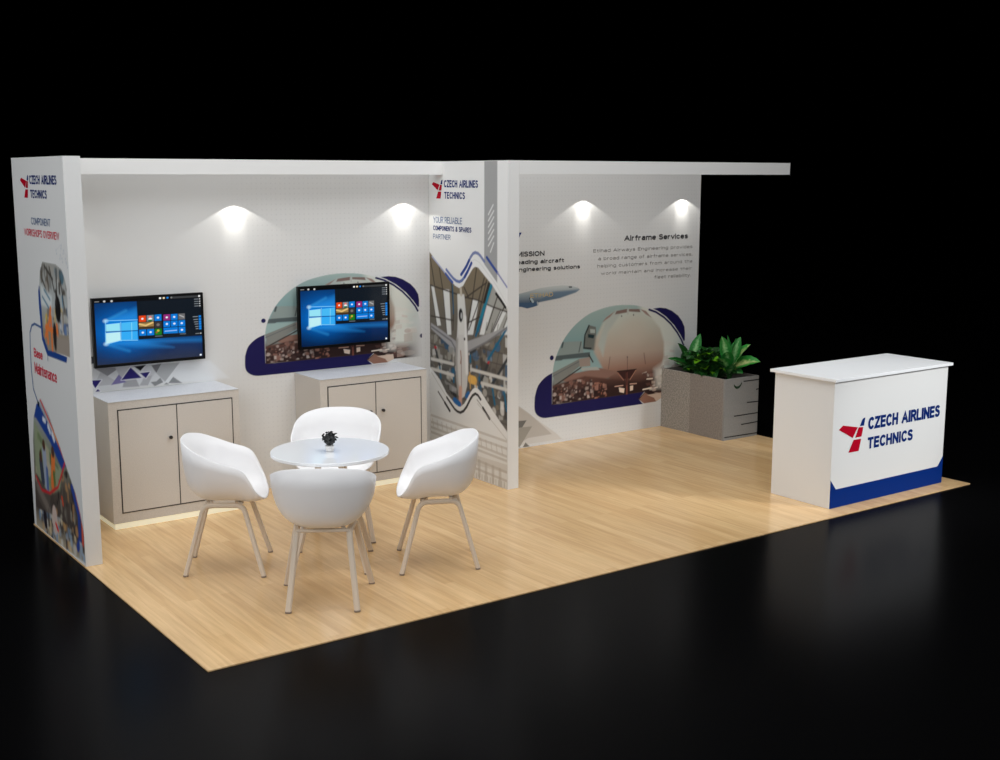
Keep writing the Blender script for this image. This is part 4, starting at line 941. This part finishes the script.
spots = [((.7325, -.482), -29.6, None), ((.949, -1.36), 58, 'white armchair nearest the front, its back to the viewer'),
         ((1.838, -1.159), 151, 'white armchair right of the table, facing left'), ((1.618, -.262), 236, 'white armchair behind the table, facing the front')]
src = c0
for (x, y), a, lab in spots:
    o = c0 if lab is None else dup(src, lab)
    o.location = (x, y, 0); o.rotation_euler = (0, 0, math.radians(a))

# ------------------------------------------------------------------ table
TX, TY, TZT, TR = 1.277, -.815, .723, .362
tt = thing('round_table', 'round white gloss-topped table between the four chairs', 'table', (TX, TY, 0), math.radians(58))
bm = bmesh.new(); lathe(bm, [(TR-.004, -.022), (TR, -.018), (TR, -.003), (TR-.003, 0)], 96, (0, 0, TZT)); obj('tabletop', bm, M['tabletop'], tt)
bm = bmesh.new(); lathe(bm, [(.09, -.03), (.09, -.0225)], 32, (0, 0, TZT)); obj('top_plate', bm, M['cap'], tt)
for sx in (1, -1):
    for sy in (1, -1):
        bm = bmesh.new(); foot = Vector((sx*.23, sy*.228, .006)); up = Vector((sx*.045, sy*.055, TZT-.03))
        sweep(bm, [foot, up], .034, .022, (0, 1, 0)); lg = obj('leg', bm, M['ashwood'], tt)
        d = (up-foot).normalized(); cb = bmesh.new(); sweep(cb, [foot-Vector((0, 0, .006)), foot+d*.004], .035, .024, (0, 1, 0)); obj('foot_cap', cb, M['cap'], lg)
# small pot on the table
pp = thing('table_plant', 'small white pot with black foliage on the round table', 'plant', (1.262, -.842, TZT))
bm = bmesh.new(); lathe(bm, [(.019, .0), (.024, .004), (.028, .036), (.026, .036), (.024, .03)], 32); obj('pot', bm, M['pot'], pp, smooth=False)
bm = bmesh.new(); rr = random.Random(3)
for k in range(70):
    a = rr.uniform(0, 2*PI); e = rr.uniform(-.35, 1.4); rad = rr.uniform(.03, .056); c = Vector((rad*math.cos(a)*math.cos(e), rad*math.sin(a)*math.cos(e), .076+rad*.85*math.sin(e)))
    s = rr.uniform(.008, .014); m4 = Matrix.Translation(c) @ Matrix.Rotation(rr.uniform(0, 6), 4, (rr.random(), rr.random(), 1)) @ Matrix.Diagonal((s, s*.7, s*.35, 1))
    bmesh.ops.create_icosphere(bm, subdivisions=1, radius=1, matrix=m4)
bmesh.ops.create_icosphere(bm, subdivisions=2, radius=.036, matrix=Matrix.Translation((0, 0, .072)))
obj('foliage', bm, noisy('black foliage', (16, 18, 18), (58, 60, 62), 60, .3), pp)

# ------------------------------------------------------------------ lights
def area(loc, target, size, power, color=(1, 1, 1), size_y=None):
    d = bpy.data.lights.new('soft_light', 'AREA'); d.energy = power; d.color = color
    d.shape = 'RECTANGLE'; d.size = size; d.size_y = size_y or size
    o = bpy.data.objects.new('soft_light', d); COL.objects.link(o); o.location = loc
    o.rotation_euler = (Vector(target)-Vector(loc)).to_track_quat('-Z', 'Y').to_euler(); return o
area((2.2, -1.2, 5.2), (2.6, -.6, 0), 6, 255, (.985, .99, 1), 5)
area((-3.5, -5.5, 3.6), (2.6, .3, .9), 3.2, 150, (.98, .985, 1))
area((4.0, -7.4, 3.2), (3.6, 0, 1.6), 3, 70, (.98, .99, 1))
dl = bpy.data.lights.new('counter_fill', 'SPOT'); dl.energy = 1150; dl.spot_size = math.radians(27); dl.spot_blend = .7; dl.shadow_soft_size = .5; dl.color = (.97, .985, 1)  # added spot with no visible source, brightens the counter's front and top
ol = bpy.data.objects.new('counter_fill', dl); COL.objects.link(ol); ol.location = (7.6, -6.2, 3.4); ol.rotation_euler = (Vector((5.5, -1.75, .5))-Vector((7.6, -6.2, 3.4))).to_track_quat('-Z', 'Y').to_euler()
area((-4.6, .4, 3.0), (0, .6, 1.3), 2.4, 85, (.97, .985, 1))  # unseen fill added to brighten the left wall's outer face
def spot(x, z=2.222, y=YB-.095, p=1):
    for ang, bl, e, r, tl in ((120, .1, 2.2, .006, 0), (54, 1, 3.4, .02, 30)):
        d = bpy.data.lights.new('wall_spot', 'SPOT'); d.spot_size = math.radians(ang); d.spot_blend = bl; d.energy = e*p; d.color = (1, .965, .9); d.shadow_soft_size = r
        o = bpy.data.objects.new('wall_spot', d); COL.objects.link(o); o.location = (x, y, z); o.rotation_euler = (math.radians(tl), 0, 0)
for x in (.13, 1.53, 2.975): spot(x)
for x in (3.63, 4.845, 6.057): spot(x)

w = bpy.data.worlds.new('black hall'); S.world = w; w.use_nodes = True
w.node_tree.nodes['Background'].inputs[0].default_value = (0, 0, 0, 1); w.node_tree.nodes['Background'].inputs[1].default_value = 0

# ------------------------------------------------------------------ camera
cd = bpy.data.cameras.new('camera'); cam = bpy.data.objects.new('camera', cd); COL.objects.link(cam)
cd.sensor_width = 36; cd.sensor_fit = 'HORIZONTAL'; cd.lens = 1210.823/1000*36; cd.clip_end = 200
yaw, pitch, rollc = -.6216, -.1672, .0009
f = Vector((-math.sin(yaw)*math.cos(pitch), math.cos(yaw)*math.cos(pitch), math.sin(pitch))); r = Vector((math.cos(yaw), math.sin(yaw), 0)); u = r.cross(f)
r2 = r*math.cos(rollc)+u*math.sin(rollc); u2 = u*math.cos(rollc)-r*math.sin(rollc)
mm = Matrix((r2, u2, -f)).transposed().to_4x4(); mm.translation = (-2.107, -7.3345, 2.3882)
cam.matrix_world = mm
S.camera = cam
S.view_settings.view_transform = 'Standard'; S.view_settings.look = 'None'; S.view_settings.gamma = 1; S.view_settings.exposure = 0
S.view_settings.use_curve_mapping = False
